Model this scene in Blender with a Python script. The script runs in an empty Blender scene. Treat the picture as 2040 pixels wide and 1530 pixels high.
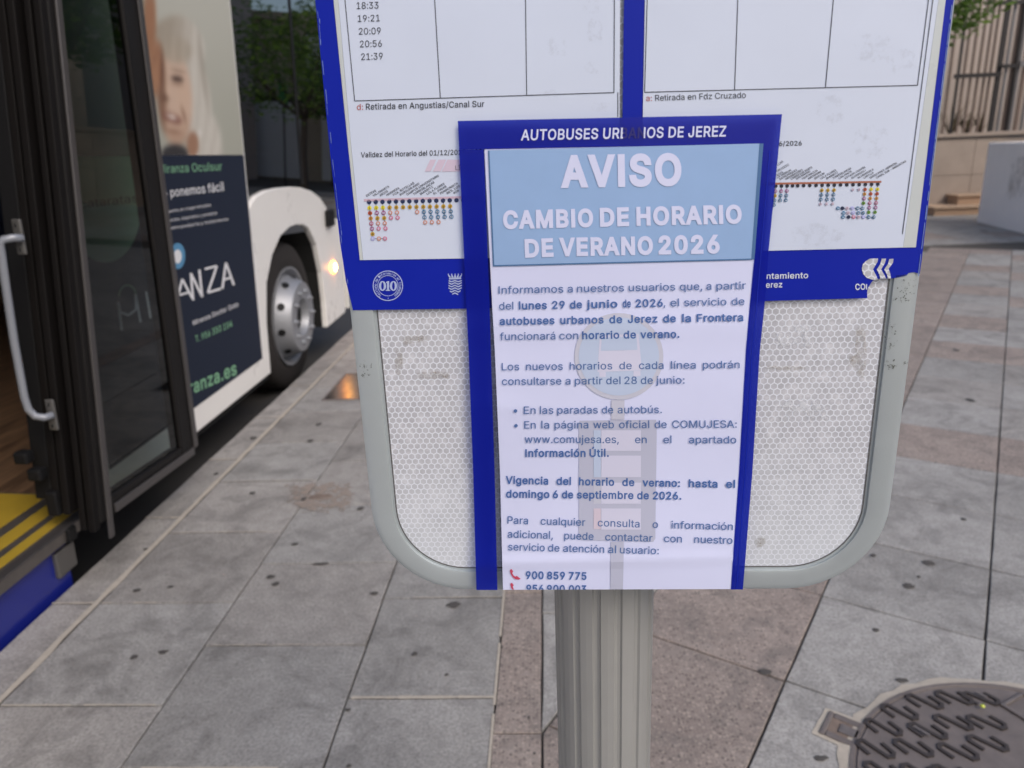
import bpy, bmesh, math, random
from mathutils import Vector, Matrix
from mathutils.geometry import delaunay_2d_cdt
R_ = random.Random(7)
S = bpy.context.scene
COL = S.collection
# ------------------------------------------------------------------ camera, sky, sun, exposure
FPX = 1450.0; HC = 1.30
def _pd(px, py): return Vector(((px-1020)/FPX, -(py-765)/FPX, -1.0))
_D = _pd(1210, 5380).normalized(); _U = -_D
_v = _pd(1080, 307); _F = (_v-_U*_v.dot(_U)).normalized(); _Rt = _F.cross(_U)
MW = Matrix((_Rt, _F, _U))
CAM = Vector((0, 0, HC))
cd = bpy.data.cameras.new('camera'); cam = bpy.data.objects.new('camera', cd); COL.objects.link(cam)
cam.matrix_world = Matrix.Translation(CAM) @ MW.to_4x4()
cd.sensor_width = 36; cd.lens = FPX/2040*36; cd.clip_start = 0.02; cd.clip_end = 500
cd.dof.use_dof = True; cd.dof.focus_distance = 0.60; cd.dof.aperture_fstop = 8.0
S.camera = cam
S.render.resolution_x = 1024; S.render.resolution_y = 768
SUN_EL, SUN_AZ = math.radians(42), math.radians(138)   # azimuth clockwise from +Y: behind the camera, to the right
w = bpy.data.worlds.new('World'); S.world = w; w.use_nodes = True
nt = w.node_tree; nt.nodes.clear()
sky = nt.nodes.new('ShaderNodeTexSky'); sky.sky_type = 'NISHITA'; sky.sun_disc = False
sky.sun_elevation = SUN_EL; sky.sun_rotation = SUN_AZ; sky.air_density = 1.0; sky.dust_density = 3.2
bg = nt.nodes.new('ShaderNodeBackground'); bg.inputs[1].default_value = 0.15
wo = nt.nodes.new('ShaderNodeOutputWorld'); nt.links.new(sky.outputs[0], bg.inputs[0]); nt.links.new(bg.outputs[0], wo.inputs[0])
sl = bpy.data.lights.new('sun', 'SUN'); sl.energy = 0.8; sl.angle = math.radians(28); sl.color = (1, 0.95, 0.89)
so = bpy.data.objects.new('sun', sl); COL.objects.link(so)
sd = Vector((math.sin(SUN_AZ)*math.cos(SUN_EL), math.cos(SUN_AZ)*math.cos(SUN_EL), math.sin(SUN_EL)))
so.rotation_euler = sd.to_track_quat('Z', 'Y').to_euler()
S.view_settings.view_transform = 'Standard'; S.view_settings.look = 'None'; S.view_settings.gamma = 1.0
S.view_settings.use_curve_mapping = False; S.view_settings.exposure = 0.34
S.cycles.max_bounces = 8; S.cycles.transparent_max_bounces = 16
try: S.cycles.use_denoising = True
except Exception: pass

# ------------------------------------------------------------------ pixel rays meeting real planes
def ray(px, py): return MW @ _pd(px, py)
def gz(px, py, z=0.0):
    d = ray(px, py); return CAM + d*((z-HC)/d.z)
def gy(px, py, Y):
    d = ray(px, py); return CAM + d*(Y/d.y)
def proj(p):
    c = MW.transposed() @ (p-CAM); return 1020+FPX*c.x/-c.z, 765-FPX*c.y/-c.z
PSI = math.radians(-0.95)
UX = Vector((math.cos(PSI), math.sin(PSI), 0)); NB = Vector((math.sin(PSI), -math.cos(PSI), 0))
Q0 = gy(1240, 1100, 0.53)
def P(px, py, off=0.0):
    d = ray(px, py); t = ((Q0-CAM).dot(NB)+off)/d.dot(NB); return CAM+d*t
AL = 0.053; BO = Vector((-1.66, 0, 0.11))
EX = Vector((math.cos(AL), 0, -math.sin(AL))); EZ = Vector((math.sin(AL), 0, math.cos(AL)))
def busw(x, y, z): return BO+EX*x+Vector((0, y, 0))+EZ*z
def gb(px, py, xl=0.0):
    d = ray(px, py); t = (xl-(CAM-BO).dot(EX))/d.dot(EX); p = CAM+d*t-BO
    return Vector((p.dot(EX), p.y, p.dot(EZ)))

# ------------------------------------------------------------------ materials
MATS = {}
def srgb(r, g, b, k=1.0):
    def f(c):
        c /= 255.0
        return (c/12.92 if c <= 0.04045 else ((c+0.055)/1.055)**2.4)*k
    return (f(r), f(g), f(b), 1)
class N:
    def __init__(s, m): s.t = m.node_tree; s.n = s.t.nodes; s.l = s.t.links
    def __call__(s, typ, props=None, **inp):
        x = s.n.new('ShaderNode'+typ)
        for k, v in (props or {}).items(): setattr(x, k, v)
        for k, v in inp.items():
            key = int(k[1:]) if k[0] == 'i' and k[1:].isdigit() else k.replace('_', ' ')
            s.set(x, key, v)
        return x
    def set(s, x, key, v):
        if hasattr(v, 'is_output') or isinstance(v, bpy.types.NodeSocket): s.l.new(v, x.inputs[key])
        else: x.inputs[key].default_value = v
    def math(s, op, a, b=0.0, c=None):
        x = s('Math', {'operation': op}, i0=a, i1=b)
        if c is not None: s.set(x, 2, c)
        return x.outputs[0]
    def mix(s, f, a, b, bt='MIX'):
        x = s('MixRGB', {'blend_type': bt}, i0=f, i1=a, i2=b); return x.outputs[0]
    def ramp(s, f, stops):
        x = s('ValToRGB', i0=f); e = x.color_ramp.elements
        while len(e) < len(stops): e.new(0.5)
        for i, (p, c) in enumerate(stops): e[i].position = p; e[i].color = c if len(c) == 4 else (*c, 1)
        return x.outputs[0]
def new(name):
    m = bpy.data.materials.new(name); m.use_nodes = True; m.node_tree.nodes.clear(); MATS[name] = m; return m, N(m)
def fin(m, n, sh, disp=None):
    o = n.n.new('ShaderNodeOutputMaterial'); n.l.new(sh, o.inputs[0])
    return m
def pbr(name, col, rough=0.6, metal=0.0, spec=0.5, var=0.0, vscale=30, bump=0.0, bscale=200, coat=0.0, emis=None, estr=0, obj_rand=0.0):
    m, n = new(name)
    b = n('BsdfPrincipled'); b.inputs['Roughness'].default_value = rough; b.inputs['Metallic'].default_value = metal
    b.inputs['Specular IOR Level'].default_value = spec; b.inputs['Coat Weight'].default_value = coat
    b.inputs['Coat Roughness'].default_value = 0.1
    g = n('NewGeometry')
    c = None
    if var > 0:
        t = n('TexNoise', Vector=g.outputs['Position'], Scale=vscale, Detail=6.0, Roughness=0.6)
        c = n.mix(t.outputs[0], tuple(v*(1-var) for v in col[:3])+(1,), tuple(min(1, v*(1+var)) for v in col[:3])+(1,))
        n.l.new(c, b.inputs['Base Color'])
        r = n.math('ADD', n.math('MULTIPLY', t.outputs[0], 0.25), rough-0.12); n.l.new(r, b.inputs['Roughness'])
    else: b.inputs['Base Color'].default_value = col
    if bump > 0:
        t2 = n('TexNoise', Vector=g.outputs['Position'], Scale=bscale, Detail=3.0)
        bp = n('Bump', Strength=bump, Distance=0.002, Height=t2.outputs[0]); n.l.new(bp.outputs[0], b.inputs['Normal'])
    if emis: b.inputs['Emission Color'].default_value = emis; b.inputs['Emission Strength'].default_value = estr
    return fin(m, n, b.outputs[0])
def M(name): return MATS[name]

def stone(name, base, dark, light, speck=0.0, grain=160, rnd=0.09):
    m, n = new(name); g = n('NewGeometry'); pos = g.outputs['Position']; oi = n('ObjectInfo')
    off = n('VectorMath', {'operation': 'SCALE'}, i0=oi.outputs['Location'], Scale=3.7)
    big = n('TexNoise', Vector=pos, Scale=2.6, Detail=8.0, Roughness=0.66)
    mid = n('TexNoise', Vector=pos, Scale=14.0, Detail=8.0, Roughness=0.75, Distortion=0.5)
    fine = n('TexNoise', Vector=pos, Scale=float(grain), Detail=4.0, Roughness=0.75)
    c = n.ramp(n.math('ADD', n.math('MULTIPLY', big.outputs[0], 0.45), n.math('MULTIPLY', mid.outputs[0], 0.55)), [(0.30, dark), (0.50, base), (0.68, light)])
    fr = n.ramp(fine.outputs[0], [(0.30, (0.55, 0.545, 0.54, 1)), (0.5, (1, 1, 1, 1)), (0.70, (1.32, 1.31, 1.30, 1))])
    c = n.mix(0.9, c, fr, 'MULTIPLY')
    if speck > 0:
        v = n('TexVoronoi', {'feature': 'F1'}, Vector=pos, Scale=float(grain)*0.45)
        sp = n('SeparateColor', i0=v.outputs['Color'])
        f = n.math('MULTIPLY', n.math('LESS_THAN', v.outputs['Distance'], 0.42), speck)
        cc = n.ramp(sp.outputs[0], [(0.0, (0.055, 0.05, 0.047, 1)), (0.32, (0.13, 0.105, 0.095, 1)), (0.45, base), (0.85, (0.50, 0.42, 0.36, 1))])
        c = n.mix(f, c, cc)
    # each slab of the batch has its own tone
    tone = n.math('ADD', n.math('MULTIPLY', oi.outputs['Random'], rnd*2), 1-rnd)
    cmb = n('CombineColor', i0=tone, i1=tone, i2=tone)
    c = n.mix(1.0, c, cmb.outputs[0], 'MULTIPLY')
    # smudged dirt
    st = n('TexNoise', Vector=pos, Scale=5.0, Detail=5.0, Roughness=0.7, Distortion=1.2)
    sf = n.ramp(st.outputs[0], [(0.47, (0, 0, 0, 1)), (0.64, (1, 1, 1, 1))])
    c = n.mix(n.math('MULTIPLY', sf, 0.46), c, (0.11, 0.104, 0.10, 1))
    b = n('BsdfPrincipled', Roughness=0.62); n.l.new(c, b.inputs['Base Color']); b.inputs['Specular IOR Level'].default_value = 0.35
    rr = n.math('ADD', n.math('MULTIPLY', mid.outputs[0], 0.35), 0.42); n.l.new(rr, b.inputs['Roughness'])
    bp = n('Bump', Strength=0.6, Distance=0.002, Height=fine.outputs[0]); n.l.new(bp.outputs[0], b.inputs['Normal'])
    return fin(m, n, b.outputs[0])
stone('grey_stone', (0.315, 0.306, 0.294, 1), (0.215, 0.208, 0.20, 1), (0.405, 0.396, 0.384, 1), grain=130)
stone('warm_stone', (0.32, 0.304, 0.288, 1), (0.218, 0.205, 0.193, 1), (0.405, 0.387, 0.368, 1), grain=130)
stone('pink_granite', (0.295, 0.247, 0.222, 1), (0.235, 0.195, 0.175, 1), (0.36, 0.31, 0.28, 1), speck=0.55, grain=230, rnd=0.07)
pbr('joint_mortar', (0.085, 0.075, 0.065, 1), 0.9, var=0.35, vscale=25)
pbr('pale_mortar', (0.44, 0.395, 0.335, 1), 0.9, var=0.25, vscale=40, bump=0.5)
pbr('asphalt', (0.035, 0.034, 0.034, 1), 0.85, var=0.3, vscale=60, bump=0.6)
pbr('gum', (0.075, 0.069, 0.065, 1), 0.8, var=0.3, vscale=300)
pbr('cast_iron', (0.165, 0.142, 0.134, 1), 0.5, 0.15, var=0.4, vscale=22, bump=0.4, bscale=400)
pbr('cast_iron_tread', (0.060, 0.050, 0.047, 1), 0.45, 0.3, var=0.3, vscale=60)
pbr('worn_iron', (0.22, 0.19, 0.175, 1), 0.4, 0.5, var=0.3, vscale=60)
pbr('rust', (0.19, 0.145, 0.12, 1), 0.8, var=0.4, vscale=60)
pbr('cover_metal', (0.022, 0.02, 0.02, 1), 0.22, 0.0, var=0.2, vscale=20)
pbr('yellow_green', (0.55, 0.62, 0.10, 1), 0.5)
pbr('frame_paint', (0.45, 0.495, 0.515, 1), 0.36, 0.4, var=0.07, vscale=18, bump=0.06, bscale=900)
pbr('frame_dark_gap', (0.10, 0.10, 0.10, 1), 0.6, var=0.6, vscale=150)
pbr('pole_paint', (0.36, 0.36, 0.35, 1), 0.42, 0.35, var=0.06, vscale=30, bump=0.08, bscale=700)
pbr('blue_vinyl', (0.002, 0.013, 0.34, 1), 0.45, spec=0.22, var=0.08, vscale=14)
pbr('gap_ink', (0.012, 0.010, 0.16, 1), 0.4)
pbr('blue_edge_wear', (0.16, 0.24, 0.50, 1), 0.5, var=0.4, vscale=300)
pbr('white_vinyl', (0.62, 0.66, 0.76, 1), 0.5)
pbr('emblem_ink', (0.40, 0.47, 0.70, 1), 0.5)
pbr('ink_black', (0.018, 0.02, 0.03, 1), 0.6)
pbr('ink_grey', (0.05, 0.055, 0.065, 1), 0.6)
pbr('ink_red', (0.42, 0.10, 0.09, 1), 0.6)
pbr('ink_text_blue', (0.075, 0.15, 0.36, 1), 0.6)
pbr('ink_text_bold', (0.055, 0.13, 0.36, 1), 0.6)
pbr('header_blue', (0.275, 0.42, 0.68, 1), 0.5, var=0.05, vscale=60)
pbr('header_border', (0.06, 0.15, 0.32, 1), 0.5)
pbr('header_white', (0.63, 0.66, 0.88, 1), 0.5)
pbr('picto_ring', (0.52, 0.53, 0.64, 1), 0.55)
pbr('picto_blue', (0.47, 0.55, 0.73, 1), 0.55)
pbr('picto_grey', (0.46, 0.475, 0.61, 1), 0.55)
pbr('picto_white', (0.60, 0.60, 0.76, 1), 0.55)
pbr('picto_orange', (0.60, 0.52, 0.62, 1), 0.55)
pbr('phone_red', (0.52, 0.06, 0.12, 1), 0.5)
pbr('sleeve_margin', (0.53, 0.57, 0.58, 1), 0.3, var=0.05, vscale=30)
for nm, c in dict(dot_navy=(0.012, 0.025, 0.09), dot_yellow=(0.72, 0.62, 0.03), dot_ochre=(0.52, 0.32, 0.03), dot_red=(0.45, 0.08, 0.03),
                  dot_amber=(0.55, 0.26, 0.05), dot_crimson=(0.38, 0.03, 0.10), dot_plum=(0.30, 0.06, 0.20), dot_teal=(0.02, 0.16, 0.33),
                  dot_salmon=(0.60, 0.26, 0.18), dot_rose=(0.58, 0.15, 0.26), dot_lavender=(0.42, 0.42, 0.75), dot_green=(0.12, 0.26, 0.03),
                  pink_line=(0.55, 0.40, 0.50), pink_stripe=(0.60, 0.50, 0.62), brown_line=(0.36, 0.13, 0.08), dot_black=(0.01, 0.012, 0.03)).items():
    pbr(nm, (*c, 1), 0.6)

def paper(name, col, spots=0.0, wav=0.0):
    m, n = new(name); g = n('NewGeometry'); pos = g.outputs['Position']
    t = n('TexNoise', Vector=pos, Scale=14.0, Detail=4.0)
    c = n.mix(t.outputs[0], tuple(v*0.95 for v in col[:3])+(1,), tuple(min(1, v*1.04) for v in col[:3])+(1,))
    if spots > 0:
        v = n('TexVoronoi', {'feature': 'F1'}, Vector=pos, Scale=48.0)
        sc = n('SeparateColor', i0=v.outputs['Color'])
        wob = n('TexNoise', Vector=pos, Scale=420.0, Detail=3.0)
        d = n.math('ADD', v.outputs['Distance'], n.math('MULTIPLY', wob.outputs[0], 0.22))
        rad = n.math('MULTIPLY', n.math('GREATER_THAN', sc.outputs[0], 0.55), n.math('MULTIPLY', sc.outputs[1], 0.30))
        f = n.math('MULTIPLY', n.math('LESS_THAN', d, rad), 0.30*spots)
        big = n('TexNoise', Vector=pos, Scale=9.0, Detail=2.0)
        f = n.math('MULTIPLY', f, n.ramp(big.outputs[0], [(0.42, (0, 0, 0, 1)), (0.60, (1, 1, 1, 1))]))
        c = n.mix(f, c, (0.25, 0.25, 0.27, 1))
    b = n('BsdfPrincipled', Roughness=0.42); n.l.new(c, b.inputs['Base Color']); b.inputs['Specular IOR Level'].default_value = 0.4
    b.inputs['Coat Weight'].default_value = 0.25; b.inputs['Coat Roughness'].default_value = 0.22
    t3 = n('TexNoise', Vector=pos, Scale=16.0, Detail=2.0)
    bp = n('Bump', Strength=0.25, Distance=0.002, Height=t3.outputs[0]); n.l.new(bp.outputs[0], b.inputs['Normal'])
    return fin(m, n, b.outputs[0])
paper('timetable_paper', (0.60, 0.66, 0.80, 1), spots=1.0)
paper('notice_paper', (0.64, 0.67, 0.90, 1))

def smudge(name, col, scale=260, thr=0.5, alpha=0.9, soft=0.06):
    m, n = new(name); g = n('NewGeometry')
    t = n('TexNoise', Vector=g.outputs['Position'], Scale=float(scale), Detail=5.0, Roughness=0.7)
    uv = n('UVMap'); sx = n('SeparateXYZ', i0=uv.outputs[0])
    # fades toward the rim of the patch
    ex = n.math('MULTIPLY', sx.outputs[0], n.math('SUBTRACT', 1.0, sx.outputs[0])); ey = n.math('MULTIPLY', sx.outputs[1], n.math('SUBTRACT', 1.0, sx.outputs[1]))
    e = n.math('MINIMUM', n.math('MULTIPLY', n.math('MULTIPLY', ex, ey), 34.0), 1.0)
    v = n.math('SUBTRACT', n.math('ADD', t.outputs[0], n.math('MULTIPLY', e, 0.25)), 0.25)
    f = n.math('MULTIPLY', n.ramp(v, [(thr, (0, 0, 0, 1)), (thr+soft, (1, 1, 1, 1))]), alpha)
    d = n('BsdfDiffuse', Color=col); tr = n('BsdfTransparent')
    mx = n('MixShader', i0=f, i1=tr.outputs[0], i2=d.outputs[0])
    return fin(m, n, mx.outputs[0])
smudge('glue_residue', (0.42, 0.39, 0.35, 1), 210, 0.38, 0.6, 0.3)
smudge('dark_scuff', (0.10, 0.095, 0.07, 1), 480, 0.57, 0.75, 0.05)
smudge('grime_spots', (0.26, 0.25, 0.26, 1), 190, 0.47, 0.22, 0.4)
smudge('rub_marks', (0.74, 0.76, 0.80, 1), 160, 0.50, 0.55, 0.1)
smudge('wall_stain', (0.26, 0.22, 0.18, 1), 3.2, 0.46, 0.5, 0.3)
smudge('ground_scrape', (0.36, 0.30, 0.26, 1), 30, 0.42, 0.75, 0.12)

def hexmat():
    m, n = new('reflective_sheeting'); tc = n('TexCoord'); s = n('SeparateXYZ', i0=tc.outputs['Object'])
    pit = 0.00508
    px = n.math('ADD', n.math('DIVIDE', s.outputs[0], pit), 400.0); pz = n.math('ADD', n.math('DIVIDE', s.outputs[2], pit), 400.0)
    RX, RY = 1.0, 1.7320508
    def loc(ox, oy):
        x = n.math('SUBTRACT', n.math('MODULO', n.math('SUBTRACT', px, ox), RX), RX/2)
        y = n.math('SUBTRACT', n.math('MODULO', n.math('SUBTRACT', pz, oy), RY), RY/2); return x, y
    ax, ay = loc(0, 0); bx, by = loc(RX/2, RY/2)
    def l2(x, y): return n.math('ADD', n.math('MULTIPLY', x, x), n.math('MULTIPLY', y, y))
    sel = n.math('LESS_THAN', l2(ax, ay), l2(bx, by))
    def pick(a, b): return n.math('ADD', n.math('MULTIPLY', sel, a), n.math('MULTIPLY', n.math('SUBTRACT', 1.0, sel), b))
    x = n.math('ABSOLUTE', pick(ax, bx)); y = n.math('ABSOLUTE', pick(ay, by))
    d = n.math('MAXIMUM', x, n.math('ADD', n.math('MULTIPLY', x, 0.5), n.math('MULTIPLY', y, 0.8660254)))
    line = n.ramp(d, [(0.395, (0, 0, 0, 1)), (0.435, (1, 1, 1, 1))])
    t = n('TexNoise', Vector=tc.outputs['Object'], Scale=95.0, Detail=5.0, Roughness=0.7, Distortion=0.6)
    big = n('TexNoise', Vector=tc.outputs['Object'], Scale=14.0, Detail=3.0)
    cell = n.ramp(t.outputs[0], [(0.32, (0.40, 0.405, 0.445, 1)), (0.52, (0.49, 0.495, 0.54, 1)), (0.68, (0.62, 0.625, 0.67, 1))])
    # retroreflective glare painted into the cell colour, paler towards the lower rim
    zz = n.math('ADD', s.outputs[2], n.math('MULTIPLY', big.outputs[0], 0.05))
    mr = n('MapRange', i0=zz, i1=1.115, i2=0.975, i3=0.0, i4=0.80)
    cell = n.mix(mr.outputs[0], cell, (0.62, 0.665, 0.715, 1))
    c = n.mix(line, cell, (0.70, 0.73, 0.80, 1))
    b = n('BsdfPrincipled', Roughness=0.38); n.l.new(c, b.inputs['Base Color']); b.inputs['Coat Weight'].default_value = 0.3; b.inputs['Coat Roughness'].default_value = 0.25
    bp = n('Bump', Strength=0.2, Distance=0.0005, Height=line); n.l.new(bp.outputs[0], b.inputs['Normal'])
    return fin(m, n, b.outputs[0])
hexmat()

def film():
    m, n = new('blue_film'); g = n('NewGeometry')
    d = n('BsdfPrincipled', Roughness=0.25); d.inputs['Base Color'].default_value = (0.002, 0.010, 0.33, 1); d.inputs['Specular IOR Level'].default_value = 0.3
    d.inputs['Coat Weight'].default_value = 0.25; d.inputs['Coat Roughness'].default_value = 0.1
    t = n('TexNoise', Vector=g.outputs['Position'], Scale=22.0, Detail=2.0)
    bp = n('Bump', Strength=0.22, Distance=0.002, Height=t.outputs[0]); n.l.new(bp.outputs[0], d.inputs['Normal'])
    tr = n('BsdfTransparent', Color=(0.10, 0.15, 0.66, 1))
    mx = n('MixShader', i0=0.72, i1=tr.outputs[0], i2=d.outputs[0])
    return fin(m, n, mx.outputs[0])
film()
def clear_film():
    m, n = new('clear_film'); fr = n('Fresnel', IOR=1.45); gl = n('BsdfGlossy', Roughness=0.12); tr = n('BsdfTransparent', Color=(0.90, 0.91, 0.93, 1))
    mx = n('MixShader', i0=fr.outputs[0], i1=tr.outputs[0], i2=gl.outputs[0]); return fin(m, n, mx.outputs[0])
clear_film()
def glassm(name, tint, ior=1.5):
    m, n = new(name); fr = n('Fresnel', IOR=ior); gl = n('BsdfGlossy', Roughness=0.015, Color=(1, 1, 1, 1)); tr = n('BsdfTransparent', Color=tint)
    mx = n('MixShader', i0=fr.outputs[0], i1=tr.outputs[0], i2=gl.outputs[0]); return fin(m, n, mx.outputs[0])
glassm('door_glass', (0.26, 0.31, 0.285, 1), 1.45)
glassm('bus_window_glass', (0.12, 0.135, 0.13, 1), 3.0)
glassm('building_glass', (0.2, 0.22, 0.22, 1), 1.5)

pbr('bus_white', (0.84, 0.82, 0.79, 1), 0.3, coat=0.4, var=0.05, vscale=4)
pbr('bus_blue', (0.010, 0.018, 0.21, 1), 0.3, coat=0.3)
pbr('ad_navy', (0.012, 0.018, 0.036, 1), 0.6, spec=0.25)
pbr('ad_green', (0.20, 0.42, 0.25, 1), 0.5)
pbr('ad_green_dull', (0.18, 0.32, 0.20, 1), 0.5)
pbr('ad_white', (0.75, 0.75, 0.77, 1), 0.5)
pbr('ad_cyan', (0.09, 0.27, 0.46, 1), 0.5)
pbr('black_rubber', (0.007, 0.006, 0.006, 1), 0.6, spec=0.15)
pbr('leaf_frame', (0.010, 0.009, 0.009, 1), 0.5, 0.0, spec=0.18, var=0.2, vscale=8)
pbr('leaf_highlight', (0.095, 0.088, 0.088, 1), 0.35, 0.5)
pbr('black_plastic', (0.009, 0.009, 0.010, 1), 0.55, spec=0.2)
pbr('underside_black', (0.006, 0.006, 0.006, 1), 0.9)
pbr('tyre_rubber', (0.016, 0.013, 0.012, 1), 0.75, var=0.3, vscale=30, bump=0.3, bscale=120)
pbr('steel_rim', (0.30, 0.31, 0.335, 1), 0.48, 0.5, var=0.12, vscale=18)
pbr('rail_grey', (0.25, 0.265, 0.30, 1), 0.3, 0.2)
pbr('bracket_metal', (0.16, 0.155, 0.15, 1), 0.4, 0.6)
pbr('sill_metal', (0.16, 0.145, 0.135, 1), 0.35, 0.6, var=0.3, vscale=30)
pbr('floor_yellow', (0.38, 0.26, 0.03, 1), 0.45, var=0.15, vscale=30)
pbr('seat_blue', (0.02, 0.03, 0.08, 1), 0.8)
pbr('indicator', (1.0, 0.45, 0.05, 1), 0.4, emis=(1.0, 0.24, 0.02, 1), estr=22.0)
pbr('indicator_core', (1.0, 0.8, 0.3, 1), 0.4, emis=(1.0, 0.50, 0.10, 1), estr=70.0)
def woodfloor():
    m, n = new('wood_floor'); tc = n('TexCoord'); mp = n('Mapping', Vector=tc.outputs['Object'], Scale=(14.0, 1.2, 4.0))
    t = n('TexNoise', Vector=mp.outputs[0], Scale=3.0, Detail=5.0); c = n.ramp(t.outputs[0], [(0.3, (0.055, 0.032, 0.02, 1)), (0.7, (0.20, 0.12, 0.07, 1))])
    b = n('BsdfPrincipled', Roughness=0.4); n.l.new(c, b.inputs['Base Color']); return fin(m, n, b.outputs[0])
woodfloor()
def vcol():
    m, n = new('printed_photo'); a = n('VertexColor', {'layer_name': 'Col'}); b = n('BsdfPrincipled', Roughness=0.45); n.l.new(a.outputs[0], b.inputs['Base Color']); return fin(m, n, b.outputs[0])
vcol()
pbr('beige_wall', (0.36, 0.295, 0.245, 1), 0.85, var=0.30, vscale=2.2)
pbr('facade_tan', (0.50, 0.42, 0.36, 1), 0.85, var=0.10, vscale=3)
pbr('white_wall', (0.90, 0.83, 0.78, 1), 0.85, var=0.06, vscale=4)
pbr('step_stone', (0.46, 0.33, 0.23, 1), 0.8, var=0.12, vscale=8)
pbr('step_riser', (0.40, 0.27, 0.18, 1), 0.8, var=0.12, vscale=8)
pbr('fence_dark', (0.030, 0.026, 0.026, 1), 0.5, 0.2)
pbr('fence_brown', (0.17, 0.12, 0.095, 1), 0.6)
pbr('fence_grey', (0.20, 0.19, 0.19, 1), 0.5, 0.3)
pbr('dry_leaf', (0.20, 0.15, 0.07, 1), 0.8, var=0.5, vscale=9)
def leafm():
    m, n = new('foliage'); g = n('NewGeometry'); t = n('TexNoise', Vector=g.outputs['Position'], Scale=3.0, Detail=5.0)
    c = n.ramp(t.outputs[0], [(0.3, (0.035, 0.07, 0.010, 1)), (0.5, (0.11, 0.20, 0.026, 1)), (0.7, (0.20, 0.32, 0.05, 1))])
    b = n('BsdfPrincipled', Roughness=0.45); n.l.new(c, b.inputs['Base Color']); tl = n('BsdfTranslucent', Color=c)
    mx = n('MixShader', i0=0.5, i1=b.outputs[0], i2=tl.outputs[0]); return fin(m, n, mx.outputs[0])
leafm()
pbr('bark', (0.07, 0.055, 0.045, 1), 0.9, var=0.3, vscale=10, bump=0.8, bscale=40)
pbr('shop_green', (0.04, 0.25, 0.07, 1), 0.6)
pbr('shutter_white', (0.8, 0.8, 0.8, 1), 0.6)
pbr('render_pink', (0.36, 0.23, 0.19, 1), 0.85, var=0.12, vscale=1.5)
pbr('render_grey', (0.28, 0.27, 0.25, 1), 0.85, var=0.12, vscale=1.5)
pbr('render_cream', (0.45, 0.38, 0.29, 1), 0.85, var=0.12, vscale=1.5)

# ------------------------------------------------------------------ object helpers
def tag(o, label=None, cat=None, group=None, kind=None):
    if label: o['label'] = label
    if cat: o['category'] = cat
    if group: o['group'] = group
    if kind: o['kind'] = kind
    return o
def empty(name, loc, label=None, cat=None, group=None, kind=None, rot=None):
    o = bpy.data.objects.new(name, None); COL.objects.link(o); o.location = loc; o.empty_display_size = 0.1
    if rot: o.rotation_euler = rot
    return tag(o, label, cat, group, kind)
def base_of(parent):
    b = Vector((0, 0, 0)); p = parent
    while p is not None: b += p.location; p = p.parent
    return b
def link(name, me, parent=None):
    o = bpy.data.objects.new(name, me); COL.objects.link(o)
    if parent is not None: o.parent = parent
    return o
FINE = {'lettering', 'body_lettering', 'bold_lettering', 'advert_lettering', 'stop_names', 'stop_diagram', 'edge_wear', 'glue_and_scuffs', 'mould_stains', 'hand_hole', 'table_lines'}
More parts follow.
